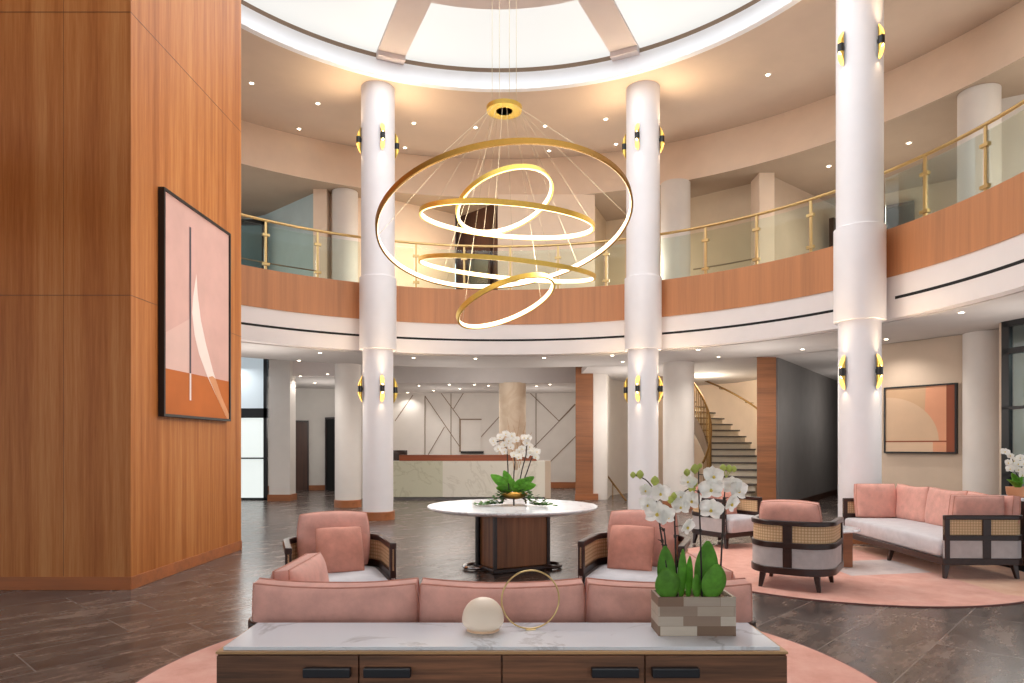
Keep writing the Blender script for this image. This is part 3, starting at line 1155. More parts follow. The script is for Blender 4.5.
opening('door_4', 880, 909, 2.4, 16.6, atan2(-1.5, 1.8), 'void')
opening('door_5', 829, 842, 2.2, 17.1, atan2(1.2, 1.44), 'void')
gw = thing('window_4', None, None, (-6.6, 17.9, 4.8), 0)
struct(gw)
e = MB()
e.box(-1.6, .3, 0, .08, 2.42, 2.56)
e.box(.16, .3, 0, .08, 0, 2.5)
e.box(-1.6, -1.5, 0, .08, 0, 2.5)
e.build('frame', 'black', gw, 0)
MB().box(-1.5, .16, .03, .05, 0, 2.42).build('pane', 'wglass', gw, 0)

# ------------------------------------------------------------------ downlights
def make_down(label, group):
    m = MB()
    m.lathe([(.03, -.004), (.062, -.008), (.066, 0), (.03, .0)], 16, mi=0)
    m.lathe([(.034, -.012), (.034, -.004)], 16, mi=1)
    o = m.build('downlight', ['trimw', 'lamp'], None, 40)
    return tag(o, label, 'downlight', group)


dproto = None
up_pts = [(251.6, 83, 'upper ring ceiling downlight nearest the wood clad wall'),
          (317.8, 103.4, 'upper ring ceiling downlight left of the left tall column, inner of two'),
          (299, 128.7, 'upper ring ceiling downlight left of the left tall column, outer of two'),
          (413.8, 122.9, 'upper ring ceiling downlight just right of the left tall column, inner of two'),
          (405, 147.6, 'upper ring ceiling downlight just right of the left tall column, outer of two'),
          (475.5, 127.4, 'upper ring ceiling downlight seen left of the chandelier canopy'),
          (545, 125.8, 'upper ring ceiling downlight seen right of the chandelier canopy, upper of two'),
          (549, 150.7, 'upper ring ceiling downlight seen right of the chandelier canopy, lower of two'),
          (605.8, 119, 'upper ring ceiling downlight just left of the middle tall column, inner of two'),
          (616, 144, 'upper ring ceiling downlight just left of the middle tall column, outer of two'),
          (768, 74.5, 'upper ring ceiling downlight between the middle and right tall columns')]
g_pts = [(828.8, 166, 'gallery ceiling downlight beside the pale pier left of the right tall column'),
         (909, 142.7, 'gallery ceiling downlight over the dark doorway right of the right tall column')]
lo_pts = [(299, 360.3, 'ground ceiling downlight over the entrance, outer of two'),
          (320, 352.6, 'ground ceiling downlight over the entrance, nearest the balcony edge'),
          (413.7, 357.6, 'ground ceiling downlight right of the left tall column, before the reception'),
          (475.5, 358.3, 'ground ceiling downlight before the reception desk, straight below the chandelier'),
          (544, 357.6, 'ground ceiling downlight before the reception, nearest the wood pier'),
          (612.2, 355.2, 'ground ceiling downlight left of the middle tall column, near the balcony edge'),
          (622.7, 361.5, 'ground ceiling downlight left of the middle tall column, farther back'),
          (698.2, 349.4, 'ground ceiling downlight before the curved stair, left of two'),
          (718.4, 356.6, 'ground ceiling downlight before the curved stair, right of two'),
          (802.4, 349, 'ground ceiling downlight above the dark grey passage'),
          (886.2, 339, 'ground ceiling downlight above the square painting'),
          (961.4, 312.2, 'ground ceiling downlight nearest the black steel window')]
al_pts = [(407.6, 392.5), (419, 385.5), (433.6, 390.4), (449.3, 384.5), (459.8, 388.5), (474.4, 384.5), (488.4, 385.5), (536.5, 386), (550, 384.2)]
ve_pts = [(300.4, 376, 'vestibule ceiling downlight nearest the entrance pier'), (327.5, 374, 'vestibule ceiling downlight nearest the white column'),
          (315, 382.7, 'vestibule ceiling downlight deepest in, over the dark doors')]
ords = ['leftmost', 'second from left', 'third from left', 'fourth from left', 'fifth from left', 'sixth from left', 'seventh from left',
        'second from right', 'rightmost']
jobs = [(u, v, 8.70, l, 'downlights in the upper ring ceiling', 0) for u, v, l in up_pts]
jobs += [(u, v, 7.637, l, 'downlights in the gallery ceiling', 40) for u, v, l in g_pts]
jobs += [(u, v, ZC, l, 'downlights in the ground floor ceiling', 50) for u, v, l in lo_pts]
jobs += [(u, v, 3.315, 'downlight over the reception desk, %s of its row' % w, 'downlights over the reception', 26) for (u, v), w in zip(al_pts, ords)]
jobs += [(u, v, 3.38, l, 'downlights in the entrance vestibule', 16) for u, v, l in ve_pts]
for u, v, z, lab, grp, en_ in jobs:
    p = at(u, v, z=z)
    if dproto is None:
        dproto = make_down(lab, grp)
        o = dproto
    else:
        o = dproto.copy()
        C.objects.link(o)
        tag(o, lab, 'downlight', grp)
    o.location = (p.x, p.y, z)
    if z < 4:
        o.scale = (.9, .9, 1)
    if en_:
        light('SPOT', (p.x, p.y, z - .03), en_, SOFT, .06, (0, 0, 0), 140, .7)

# ------------------------------------------------------------------ ring chandelier
CHY = 8.45


ch = thing('ring_chandelier', 'gold chandelier of five tilted glowing rings hung in the atrium', 'chandelier', (RX * 0 - .07, CHY, 5.5))
c0 = Vector((-.07, CHY, 5.5))
canopy_z = at(505, 109, y=CHY).z


def band_ring(c, nrm, rad, h, th, mi_out, inner=False):
    x = nrm.orthogonal().normalized()
    y = nrm.cross(x)
    n = 96
    m = MB()
    prof = [(-th / 2, -h / 2), (th / 2, -h / 2), (th / 2, h / 2), (-th / 2, h / 2)]
    vs, fs = [], []
    for i in range(n):
        a = 2 * pi * i / n
        d = x * cos(a) + y * sin(a)
        for dr, dz in prof:
            vs.append(c + d * (rad + dr) + nrm * dz)
    for i in range(n):
        j = (i + 1) % n
        for p in range(4):
            q = (p + 1) % 4
            fs.append((i * 4 + p, i * 4 + q, j * 4 + q, j * 4 + p))
    return m.add(vs, fs)


RINGS = [((-.0633, 4.173), 1.5523, (-.1193, .2488), 'dgold', .066), ((-.0348, 4.2355), 1.0605, (.0808, -.1284), 'gold', .06),
         ((-.0637, 4.4817), .6085, (-.3298, .2764), 'gold', .06), ((-.0343, 3.6464), 1.074, (.0973, -.1445), 'gold', .05),
         ((-.0521, 3.247), .6262, (-.3829, .1799), 'gold', .06)]      # centre, radius, lean of the axis height
cab_from = Vector((0, 0, canopy_z)) + Vector((-.07, CHY, 0)) - c0
for k, (cc, rad, ax, mt, hh) in enumerate(RINGS):
    nrm = Vector((ax[0], ax[1], 1)).normalized()
    c = Vector((cc[0], CHY, cc[1])) - c0
    rg = band_ring(c, nrm, rad, hh, .022, 0).build('ring', mt, ch, 40)
    band_ring(c, nrm, rad - .0145, hh * .85, .008, 0).build('led_strip', 'led', rg, 40)
    x = nrm.orthogonal().normalized()
    y = nrm.cross(x)
    nc = 6 if k == 0 else 3
    for i in range(nc):
        a = 2 * pi * (i + .3 + .17 * k) / nc
        e_ = c + (x * cos(a) + y * sin(a)) * rad
        top = cab_from + Vector((e_.x, e_.y, 0)).normalized() * .17
        MB().tube([top, e_], .002, 5).build('cable', 'cable', rg, 60)
cp = MB().lathe([(.10, -.03), (.215, -.03), (.22, .02), (.10, .02), (.10, -.03)], 48, c=cab_from)
cp.build('canopy', 'gold', ch, 40)
for i in range(4):
    a = 2 * pi * i / 4 + .4
    MB().tube([cab_from + Vector((.16 * cos(a), .16 * sin(a), 0)), Vector((.16 * cos(a), .16 * sin(a), 9.28 - 5.5))], .003, 5).build('cable', 'cable', ch, 60)
for dx in (-.7, .7, 0):
    light('POINT', (-.07 + dx, CHY + (.5 if dx == 0 else 0), 3.9), 78, (1, .95, .88), .5)

# ------------------------------------------------------------------ rugs
def rug(name, label, c, r, mat, th=.014):
    t = thing(name, label, 'rug', (c[0], c[1], 0))
    MB().lathe([(r - .012, 0), (r - .012, th), (0, th)], 128).build('pile', mat, t, 40)
    MB().lathe([(r - .012, 0), (r + .004, 0), (r + .004, th * .9), (r - .012, th * .9)], 128).build('binding', 'rugedge', t, 40)
    return t


rug('round_rug', 'plain round pink rug beneath the console and the central sofa', (-.02, 4.36), 2.33, 'rug0')
rug('round_rug', 'round pink rug with grey and sand segments under the right seating group', (3.98, 8.42), 2.07, 'rug1')

# ------------------------------------------------------------------ seating
def cushion(w, h, t, edge=.3, n=18, e=3.2, squirc=.10, seed=0, amp=.006, sag=0.0):
    """A soft cushion: x across, z up from 0, y depth; returns the body and its two seam outlines."""
    m = MB()
    eb = t * edge / 2

    def P(u, v, s):
        x = u * (1 - squirc * v * v * .5) * w / 2
        z = v * (1 - squirc * u * u * .5) * h / 2 + h / 2
        tt = eb + (t / 2 - eb) * (max(0, 1 - abs(u) ** e) * max(0, 1 - abs(v) ** e)) ** .5
        z -= sag * (1 - u * u) * (v * .5 + .5)
        q = Vector((x * 4 + seed * 3.1, s * 2.0 + seed, z * 4))
        d = noise.noise(q * 1.3) * amp + noise.noise(q * 3.1) * amp * .5
        return Vector((x, s * (tt + d), z))
    us = [sin(pi / 2 * (2 * i / n - 1)) for i in range(n + 1)]
    for s in (-1, 1):
        vs = [P(u, v, s) for u in us for v in us]
        fs = [(i * (n + 1) + j, (i + 1) * (n + 1) + j, (i + 1) * (n + 1) + j + 1, i * (n + 1) + j + 1) for i in range(n) for j in range(n)]
        m.add(vs, fs)
    border = [(i, 0) for i in range(n)] + [(n, j) for j in range(n)] + [(n - i, n) for i in range(n)] + [(0, n - j) for j in range(n)]
    N = (n + 1) ** 2
    L = len(border)
    for k in range(L):
        a = border[k][0] * (n + 1) + border[k][1]
        b_ = border[(k + 1) % L][0] * (n + 1) + border[(k + 1) % L][1]
        m.f.append([a, b_, b_ + N, a + N])
        m.mi.append(0)
        m.uv.append(None)
    seams = [[P(us[i], us[j], s) for i, j in border] for s in (-1, 1)]
    return m, seams


def put_cushion(name, parent, w, h, t, loc, rx=0, rz=0, mat='pink', pipe=True, **kw):
    m, seams = cushion(w, h, t, **kw)
    mt = Matrix.Translation(loc) @ Matrix.Rotation(rz, 4, 'Z') @ Matrix.Rotation(rx, 4, 'X')
    m.v = [mt @ v for v in m.v]
    o = m.build(name, mat, parent, 70)
    if pipe:
        pm = MB()
        for s in seams:
            pm.tube([mt @ v for v in s], .0045, 6, True)
        pm.build('piping', 'pinkd' if mat in ('pink', 'rosed') else mat, o, 60)
    return o


def upath(w, d, r, n=8):
    """U shaped plan: open at the front (-y), rounded at the two back corners."""
    x, y = w / 2, d / 2
    p = [(-x, -y), (-x, 0), (-x, y - r)]
    p += [(-x + r - r * cos(pi / 2 * i / n), y - r + r * sin(pi / 2 * i / n)) for i in range(1, n + 1)]
    p += [(-(x - r) * .5, y), (0, y), ((x - r) * .5, y)]
    p += [(x - r + r * sin(pi / 2 * i / n), y - r + r * cos(pi / 2 * i / n)) for i in range(0, n + 1)]
    p += [(x, 0), (x, -y)]
    return p


def plen(path):
    s = [0]
    for a, b_ in zip(path[:-1], path[1:]):
        s.append(s[-1] + sqrt((a[0] - b_[0]) ** 2 + (a[1] - b_[1]) ** 2))
    return s


def ppoint(path, s):
    L = plen(path)
    for i in range(len(L) - 1):
        if s <= L[i + 1] + 1e-9:
            q = (s - L[i]) / max(1e-9, L[i + 1] - L[i])
            a, b_ = Vector(path[i]), Vector(path[i + 1])
            d = (b_ - a).normalized()
            return a + (b_ - a) * q, atan2(d.y, d.x)
    a, b_ = Vector(path[-2]), Vector(path[-1])
    return b_, atan2((b_ - a).y, (b_ - a).x)


ZT, ZM, ZB = .70, .475, .215      # rail centre heights


def frame_parts(t, w, d, r, fracs, legs, leg_in=.06):
    path = upath(w, d, r)
    Lp = plen(path)[-1]
    MB().sweep(path, ZT - .025, ZT + .025, .055).build('top_rail', 'dwood', t, 30, .008)
    MB().sweep(path, ZM - .03, ZM + .03, .05).build('middle_rail', 'dwood', t, 30, .006)
    full = path
    MB().sweep(full, ZB - .04, ZB + .035, .055, closed=True).build('bottom_rail', 'dwood', t, 30, .008)
    for f_ in fracs:
        p, a = ppoint(path, f_ * Lp)
        hw = .045 if 0 < f_ < 1 else .028
        mt = Matrix.Translation((p.x, p.y, 0)) @ Matrix.Rotation(a, 4, 'Z')
        if f_ == 0:
            mt = mt @ Matrix.Translation((hw, 0, 0))
        if f_ == 1:
            mt = mt @ Matrix.Translation((-hw, 0, 0))
        MB().box(-hw, hw, -.024, .024, ZB, ZT, mat=mt).build('post', 'dwood', t, 0, .006)
    MB().sweep(path, ZM + .03, ZT - .025, .012).build('cane_panel', 'cane', t, 30)
    MB().sweep(path, ZB + .03, ZM - .03, .03).build('side_panel', 'uph', t, 30)
    for x, y in legs:
        sx, sy = (1 if x > 0 else -1), (1 if y > 0 else -1)
        m = MB()
        a, b_ = .032, .019
        ox, oy = sx * .025, sy * .025
        m.add([(x - a, y - a, ZB - .03), (x + a, y - a, ZB - .03), (x + a, y + a, ZB - .03), (x - a, y + a, ZB - .03),
               (x + ox - b_, y + oy - b_, .014), (x + ox + b_, y + oy - b_, .014), (x + ox + b_, y + oy + b_, .014), (x + ox - b_, y + oy + b_, .014)],
              [(0, 1, 2, 3), (7, 6, 5, 4), (0, 4, 5, 1), (1, 5, 6, 2), (2, 6, 7, 3), (3, 7, 4, 0)])
        m.build('leg', 'dwood', t, 0, .006)


def seat_block(w, d, r, front, z0=.25, z1=.45):
    m = MB()
    x, y = w / 2, d / 2
    f_ = -y - front
    poly = []
    rf = .06
    for i in range(7):
        a = pi + pi / 2 * i / 6
        poly.append((-x + rf + rf * cos(a), f_ + rf + rf * sin(a)))
    for i in range(7):
        a = -pi / 2 + pi / 2 * i / 6
        poly.append((x - rf + rf * cos(a), f_ + rf + rf * sin(a)))
    for i in range(9):
        a = pi / 2 * i / 8
        poly.append((x - r + r * cos(a), y - r + r * sin(a)))
    for i in range(9):
        a = pi / 2 + pi / 2 * i / 8
        poly.append((-x + r + r * cos(a), y - r + r * sin(a)))
    # softly crowned slab
    n = len(poly)
    levels = [(z0, .97), (z0 + .03, 1), (z1 - .04, 1), (z1 - .012, .985), (z1, .95), (z1 + .012, .7), (z1 + .016, .35)]
    cxm = sum(p[0] for p in poly) / n
    cym = sum(p[1] for p in poly) / n
    vs = [(cxm + (p[0] - cxm) * k, cym + (p[1] - cym) * k, z) for z, k in levels for p in poly]
    fs = [(i * n + k, i * n + (k + 1) % n, (i + 1) * n + (k + 1) % n, (i + 1) * n + k) for i in range(len(levels) - 1) for k in range(n)]
    fs += [tuple(range(n))[::-1], tuple((len(levels) - 1) * n + k for k in range(n))]
    return m.add(vs, fs)


def make_chair(label, loc, rz):
    t = thing('barrel_armchair', label, 'armchair', loc, rz, 'barrel armchairs with cane backs')
    w, d, r = .79, .76, .29
    frame_parts(t, w, d, r, (0, .5, 1), [(-.29, -.30), (.29, -.30), (.26, .28), (-.26, .28)])
    seat_block(w - .08, d - .05, r - .03, .10).build('seat_cushion', 'seat', t, 60)
    put_cushion('back_cushion', t, .60, .48, .21, (0, .21, .452), R(-10), 0, edge=.36, seed=3, e=4, squirc=.17)
    return t


G = .0
ch1 = make_chair('barrel armchair with white seat left of the round marble table, facing forward', (-1.425, 5.68, 0), R(20))
dup(ch1, (1.07, 5.78, 0), R(-20), 'barrel armchair with white seat behind the planter of orchids, facing forward')
dup(ch1, (3.04, 7.36, 0), R(147), 'barrel armchair seen from behind, its cane back towards us')
dup(ch1, (3.19, 10.34, 0), R(33), 'barrel armchair at the far edge of the patterned rug, before the stair')


def pillow(label, chair, x, y, z, w, rx, rz2, mat='rosed', seed=1):
    o, seams = cushion(w, w, .15, edge=.12, seed=seed, e=2.4, squirc=.05, amp=.008)
    ob = o.build('throw_pillow', mat, None, 70)
    pm = MB().tube(seams[0], .004, 6, True)
    pm.build('piping', 'pinkd', ob, 60)
    mt = Matrix.Translation(chair[0]) @ Matrix.Rotation(chair[1], 4, 'Z') @ Matrix.Translation((x, y, z)) @ Matrix.Rotation(rz2, 4, 'Z') @ Matrix.Rotation(rx, 4, 'X')
    ob.matrix_world = mt
    return tag(ob, label, 'pillow', 'pink throw pillows on the armchairs')


pillow('square pink pillow leaning in the armchair left of the round marble table', ((-1.425, 5.68, 0), R(20)), .03, -.06, .455, .38, R(-18), R(6), seed=5)
pillow('square pink pillow leaning in the armchair behind the planter of orchids', ((1.07, 5.78, 0), R(-20)), -.06, -.06, .455, .38, R(-18), R(-4), seed=6)
pillow('square pink pillow in the armchair at the far edge of the patterned rug', ((3.19, 10.34, 0), R(33)), .1, -.05, .455, .38, R(-18), R(8), seed=7)


def make_sofa(label, loc, rz, L, D, up=0.0):
    t = thing('cane_sofa', label, 'sofa', loc, rz, 'pink cushioned sofas')
    r = .12
    Lp = 2 * (D - r) + (L - 2 * r) + pi * r
    fr = (0, (D * .52) / Lp, (D + L / 3 - .07) / Lp, (D + L * 2 / 3 - .18) / Lp, 1 - (D * .52) / Lp, 1)
    x = L / 2 - .08
    frame_parts(t, L, D, r, fr, [(-x, -D / 2 + .07), (x, -D / 2 + .07), (x, D / 2 - .07), (-x, D / 2 - .07), (0, -D / 2 + .07), (0, D / 2 - .07)])
    seat_block(L - .08, D - .05, r, .04).build('seat_cushion', 'seat', t, 60)
    cw = (L - .02) / 3
    for k in (-1, 0, 1):
        put_cushion('back_cushion', t, cw, .46 + up, .2, (k * (cw + .003), D / 2 - .13, .445), R(-7), 0, edge=.38, seed=k + 9, e=5, squirc=.06, sag=.028)
    for s in (-1, 1):
        put_cushion('arm_cushion', t, .56, .47 + up * .6, .19, (s * (L / 2 - .125), -.03, .455), R(-6), s * R(-90), edge=.38, seed=s + 20, e=4.5, squirc=.09, sag=.012)
    return t


make_sofa('pink backed sofa seen from behind, just beyond the console', (-.035, 3.455, 0), pi, 2.22, .92)
make_sofa('pink backed sofa with cane side panels on the patterned rug', (5.27, 8.84, 0), R(-91.5), 2.44, .88, .04)

# ------------------------------------------------------------------ tables
ct = thing('round_marble_table', 'round white marble table on a walnut pedestal in the middle of the hall', 'table', (.03, 8.42, 0))
MB().lathe([(0, .715), (.965, .715), (1.03, .743), (1.035, .755), (1.03, .765), (0, .765)], 96).build('table_top', 'marble', ct, 40)
pd = MB()
mt = Matrix.Rotation(R(28), 4, 'Z')
pd.box(-.36, .36, -.24, .24, .05, .715, mat=mt)
pd.build('pedestal', 'walnutz', ct, 0, .01)
ed = MB()
for sx in (-1, 1):
    for sy in (-1, 1):
        ed.box(sx * .36 - .02, sx * .36 + .02, sy * .24 - .02, sy * .24 + .02, .03, .715, mat=mt)
ed.build('corner_strip', 'dwood', ct, 0)
for s in (-1, 1):
    px = s * .42
    MB().lathe([(.024, .03), (.024, .715)], 16, c=(px, .03 * s, 0)).build('post', 'black', ct, 40)
    lp = [(px + s * .0 + .14 * cos(a) * 1.0 + s * .03, .03 * s + .16 * sin(a), .03) for a in [2 * pi * i / 24 for i in range(24)]]
    MB().tube(lp, .022, 8, True).build('foot_loop', 'chrome' if s < 0 else 'dwood', ct, 60)
MB().box(-.40, .40, -.28, .28, 0, .05, mat=mt).build('base_plate', 'dwood', ct, 0, .01)

sd = thing('side_table', 'small round marble side table beside the barrel chair on the right rug', 'side table', (3.93, 8.5, 0))
MB().lathe([(0, .455), (.34, .455), (.355, .47), (.34, .485), (0, .485)], 64).build('table_top', 'marble', sd, 40)
MB().box(-.2, .23, -.13, .13, .016, .455).build('pedestal', 'pier', sd, 0, .006)

# ------------------------------------------------------------------ console in front
cn = thing('console_cabinet', 'low walnut console cabinet with a white marble top, in front', 'cabinet', (-.03, 2.74, 0))
bd = MB()
bd.box(-1.052, 1.052, -.185, .18, .12, .735)
bd.build('body', 'walnut', cn, 0)
MB().box(-1.056, 1.056, -.195, .185, .728, .737).build('edge_strip', 'oak', cn, 0)
MB().box(-1.035, 1.033, -.178, .172, .737, .751).build('marble_top', 'marble', cn, 0, .002)
for k in range(4):
    x0 = -1.052 + .526 * k
    dr = MB().box(x0 + .003, x0 + .523, -.203, -.185, .125, .724).build('door', 'walnut', cn, 0, .0015)
    hx = x0 + (.523 - .195 if k % 2 == 0 else .022)
    MB().box(hx, hx + .172, -.235, -.203, .652, .686).build('handle', 'handle', dr, 0, .004)
for x in (-.95, .95):
    for y in (-.14, .14):
        MB().lathe([(.016, .014), (.026, .12)], 16, c=(x, y, 0)).build('leg', 'black', cn, 40)

lm = thing('dome_lamp', 'cream egg shaped dome lamp on the marble console', 'lamp', (at(483, 634, y=2.785).x, 2.785, .751))
prof = [(.058, 0), (.066, .003)] + [(.0845 * cos(a) ** .9, .045 + (.088 if a > 0 else .048) * sin(a)) for a in [R(-55 + 5 * i) for i in range(29)]] + [(0, .133)]
MB().lathe(prof, 48).build('shade', 'dome', lm, 70)
MB().lathe([(.05, -.0005), (.056, .0), (.056, .004), (.05, .004)], 32).build('base_ring', 'brass', lm, 40)
hp = thing('gold_hoop', 'thin gold hoop ornament standing beside the dome lamp', 'ornament', (at(530.5, 632, y=2.80).x, 2.80, .751), R(8))
cr = .118
MB().tube([(cr * sin(2 * pi * i / 64), 0, cr + .004 - cr * cos(2 * pi * i / 64)) for i in range(64)], .0034, 8, True).build('hoop', 'brass', hp, 70)
MB().box(-.02, .02, -.012, .012, 0, .004).build('foot', 'brass', hp, 0)

# ------------------------------------------------------------------ plants
def petal_fn(l, w, cup, tip=.5):
    def f(u, v):
        s = v
        wd = w * (sin(pi * min(1, s ** .75)) ** .6 if 0 < s < 1 else 0)
        x = (u - .5) * wd
        return Vector((x, -cup * (s ** 2) + .25 * w * abs(u - .5) ** 2, l * s))
    return f


def blossom(m, pos, size, face, roll=0, seed=0, bell=0.0):
    """Moth orchid bloom: three sepals, two wide petals, a small yellow lip (material 1)."""
    f = Vector(face).normalized()
    z = Vector((0, 0, 1))
    x = z.cross(f).normalized()
    z2 = f.cross(x)
    base = Matrix((x, -f, z2)).transposed().to_4x4()      # local -y looks along face
    base = Matrix.Translation(pos) @ base @ Matrix.Rotation(roll, 4, 'Y')
    for ang, l, w, c in ((0, .5, .4, .05), (125, .48, .38, .05), (-125, .48, .38, .05), (62, .56, .62, .1), (-62, .56, .62, .1)):
        mt = base @ Matrix.Rotation(R(ang), 4, 'Y') @ Matrix.Rotation(bell, 4, 'X') @ Matrix.Translation((0, -.02 * size * (abs(ang) == 62), 0))
        m.surf(petal_fn(l * size, w * size, c * size), 4, 6, 0, mt)
    m.lathe([(0, -.06 * size), (.07 * size, -.02 * size), (.05 * size, .06 * size), (0, .1 * size)], 8, mi=1,
            mat=base @ Matrix.Translation((0, -.07 * size, -.04 * size)))


def leaf(m, base, tip, w, droop=.1, lift=.0, n=8, face=None):
    b_, t_ = Vector(base), Vector(tip)
    d = t_ - b_
    L = d.length
    d.normalize()
    s = Vector(face).normalized() if face else d.cross(Vector((0, 0, 1)))
    if s.length < .1:
        s = Vector((1, 0, 0))
    s = (s - d * s.dot(d)).normalized()
    up = s.cross(d)
    if up.z < 0:
        up = -up

    def f(u, v):
        k = sin(pi * (v * .92 + .06)) ** .7
        x = (u - .5) * w * k
        return b_ + d * (L * v) + s * x + up * (lift * sin(pi * v) - droop * v * v - .18 * (1 - (2 * u - 1) ** 2) * w * k * .6)
    m.surf(f, 4, n)


PLY = 2.775
pl = thing('orchid_planter', 'plank sided planter box of white orchids on the console', 'planter', (at(692.5, 635, y=2.775).x, PLY, .751))
PX = pl.location.x


def pp(px, py, dy=0.0):
    q = at(px, py, y=PLY + dy)
    return Vector((q.x - PX, dy, q.z - .751))


bx = MB()
bx.box(-.152, .152, -.07, -.06, 0, .152)
bx.box(-.152, .152, .06, .07, 0, .152)
bx.box(-.152, -.142, -.06, .06, 0, .152)
bx.box(.142, .152, -.06, .06, 0, .152)
bx.box(-.142, .142, -.06, .06, 0, .01)
bx.build('box', 'planter', pl, 0)
so = MB()
so.surf(lambda u, v: (-.142 + .284 * u, -.06 + .12 * v, .136 + .012 * noise.noise(Vector((u * 14, v * 6, 0)))), 30, 10)
tag(so.build('bark_mulch', 'soil', pl, 60), kind='stuff')
stems = [
    ([(671, 598), (663, 545), (659.5, 525), (658, 506), (653, 488), (646, 479), (634, 475)], -.01),
    ([(677, 598), (675.5, 545), (674, 508), (678, 497), (686, 490), (697, 485)], .012),
    ([(702, 598), (700.5, 540), (699, 500), (698.5, 466)], -.015),
    ([(719, 598), (722, 545), (723.5, 505), (726, 478)], .015),
    ([(668, 598), (666, 550), (664.5, 530), (661, 527)], .01),
]
fl_ = [  # stem index, blossoms (px, py, size px, facing x, facing z, roll)
    (0, [(660, 494, 25, .25, .1, 0), (657, 514, 31, -.1, .0, .2), (667, 517, 24, .55, -.1, -.2), (646, 491, 17, -.9, .2, 0), (648, 505, 22, -.7, -.2, .1)]),
    (1, [(691, 501, 25, .3, -.1, .1), (681, 507, 22, -.5, -.2, 0), (688, 482, 20, -.2, .4, .3), (687, 527, 24, .9, -.5, .4), (681, 497, 16, -.6, .2, 0)]),
    (2, [(713, 477, 27, .3, .3, .1), (711, 490, 28, -.2, .1, -.1), (711, 510, 28, -.25, -.1, .2)]),
    (3, [(738, 491, 27, .5, .1, .1), (732, 486, 24, -.6, .1, 0), (731, 504, 26, .85, -.4, .3)]),
    (4, []),
]
stem_obs = []
for (pts_, dy), (k, bl) in zip(stems, fl_):
    pth = [pp(x, y, dy) for x, y in pts_]
    fine = []
    for i in range(len(pth) - 1):
        for q in range(4):
            fine.append(pth[i].lerp(pth[i + 1], q / 4))
    fine.append(pth[-1])
    for _ in range(3):
        fine = [fine[0]] + [(fine[i - 1] + fine[i] * 2 + fine[i + 1]) / 4 for i in range(1, len(fine) - 1)] + [fine[-1]]
    so_ = MB().tube(fine, .0035, 7, radii=[.0042 - .0022 * i / len(fine) for i in range(len(fine))])
    for q in (5, 9):
        if q < len(fine):
            so_.tube([fine[q] - Vector((0, 0, .006)), fine[q] + Vector((0, 0, .006))], .0062, 6)
            so_.tube([fine[q], fine[q] + Vector((.018 if k % 2 else -.018, 0, .006))], .004, 6, radii=[.004, .001])
    stem_ob = so_.build('flower_stem', 'stem', pl, 60)
    stem_obs.append(stem_ob)
    for i, (x, y, s, fx, fz, roll) in enumerate(bl):
        m = MB()
        p = pp(x, y, dy - .022 + .006 * (i % 3))
        blossom(m, p, s / F * PLY * .86, (fx, -1, fz), roll)
        near = min(fine, key=lambda q: (q - p).length)
        m.tube([near, (near + p) / 2 + Vector((0, .006, .004)), p + Vector((0, .004, 0))], .0017, 5, mi=2)
        m.build('blossom', ['petal', 'lip', 'stem'], stem_ob, 60)
for x, y, r_, k in ((633, 475, 3, 0), (640, 474.5, 4, 0), (655, 481, 4.5, 0), (645, 489, 4, 0), (671, 500, 4, 1), (694, 484, 4, 1), (692, 489, 4, 1), (674, 496, 3.5, 1),
                    (687, 472.5, 3.5, 2), (695, 469, 4.5, 2), (700, 466, 2.5, 2), (723, 468, 3.5, 3), (729, 468.5, 3.5, 3), (734, 469, 3, 3)):
    rr = r_ / F * PLY
    c_ = pp(x, y, stems[k][1])
    m = MB().lathe([(0, -rr * 1.2), (rr * .8, -rr * .5), (rr, .1 * rr), (rr * .6, rr * .8), (0, rr * 1.2)], 8, c=c_)
    tipv = pp(*stems[k][0][-1], stems[k][1])
    near = min([pp(*q, stems[k][1]) for q in stems[k][0]], key=lambda q: (q - c_).length)
    m.tube([near, (near + c_) / 2 + Vector((0, 0, .004)), c_], .0016, 5)
    m.build('bud', 'bud', stem_obs[k], 60)
lv = [((668, 597), (665, 546), 20, -.02, .012), ((671, 599), (664, 568), 27, -.05, -.012), ((681, 598), (683, 549), 10, .0, .0), ((688, 598), (690, 556), 9, -.01, .05),
      ((705, 598), (708, 541), 27, .01, .02), ((711, 599), (717, 564), 27, -.05, -.012), ((697, 598), (696, 574), 10, -.04, .0)]
for (x0, y0), (x1, y1), w, dy0, dyt in lv:
    m = MB()
    leaf(m, pp(x0, y0, dy0), pp(x1, y1, dy0 + dyt - .012), w / F * PLY, .0, 0, 10, face=(1, .25, 0))
    m.build('leaf', 'leaf', pl, 60, solid=.0016)

# arrangement on the round marble table
ar = thing('orchid_bowl', 'gold footed bowl of white orchids on the round marble table', 'flower arrangement', (at(514, 507, y=8.42).x, 8.42, .765))
AX = ar.location.x


def ap(px, py, dy=0.0):
    q = at(px, py, y=8.42 + dy)
    return Vector((q.x - AX, dy, q.z - .765))


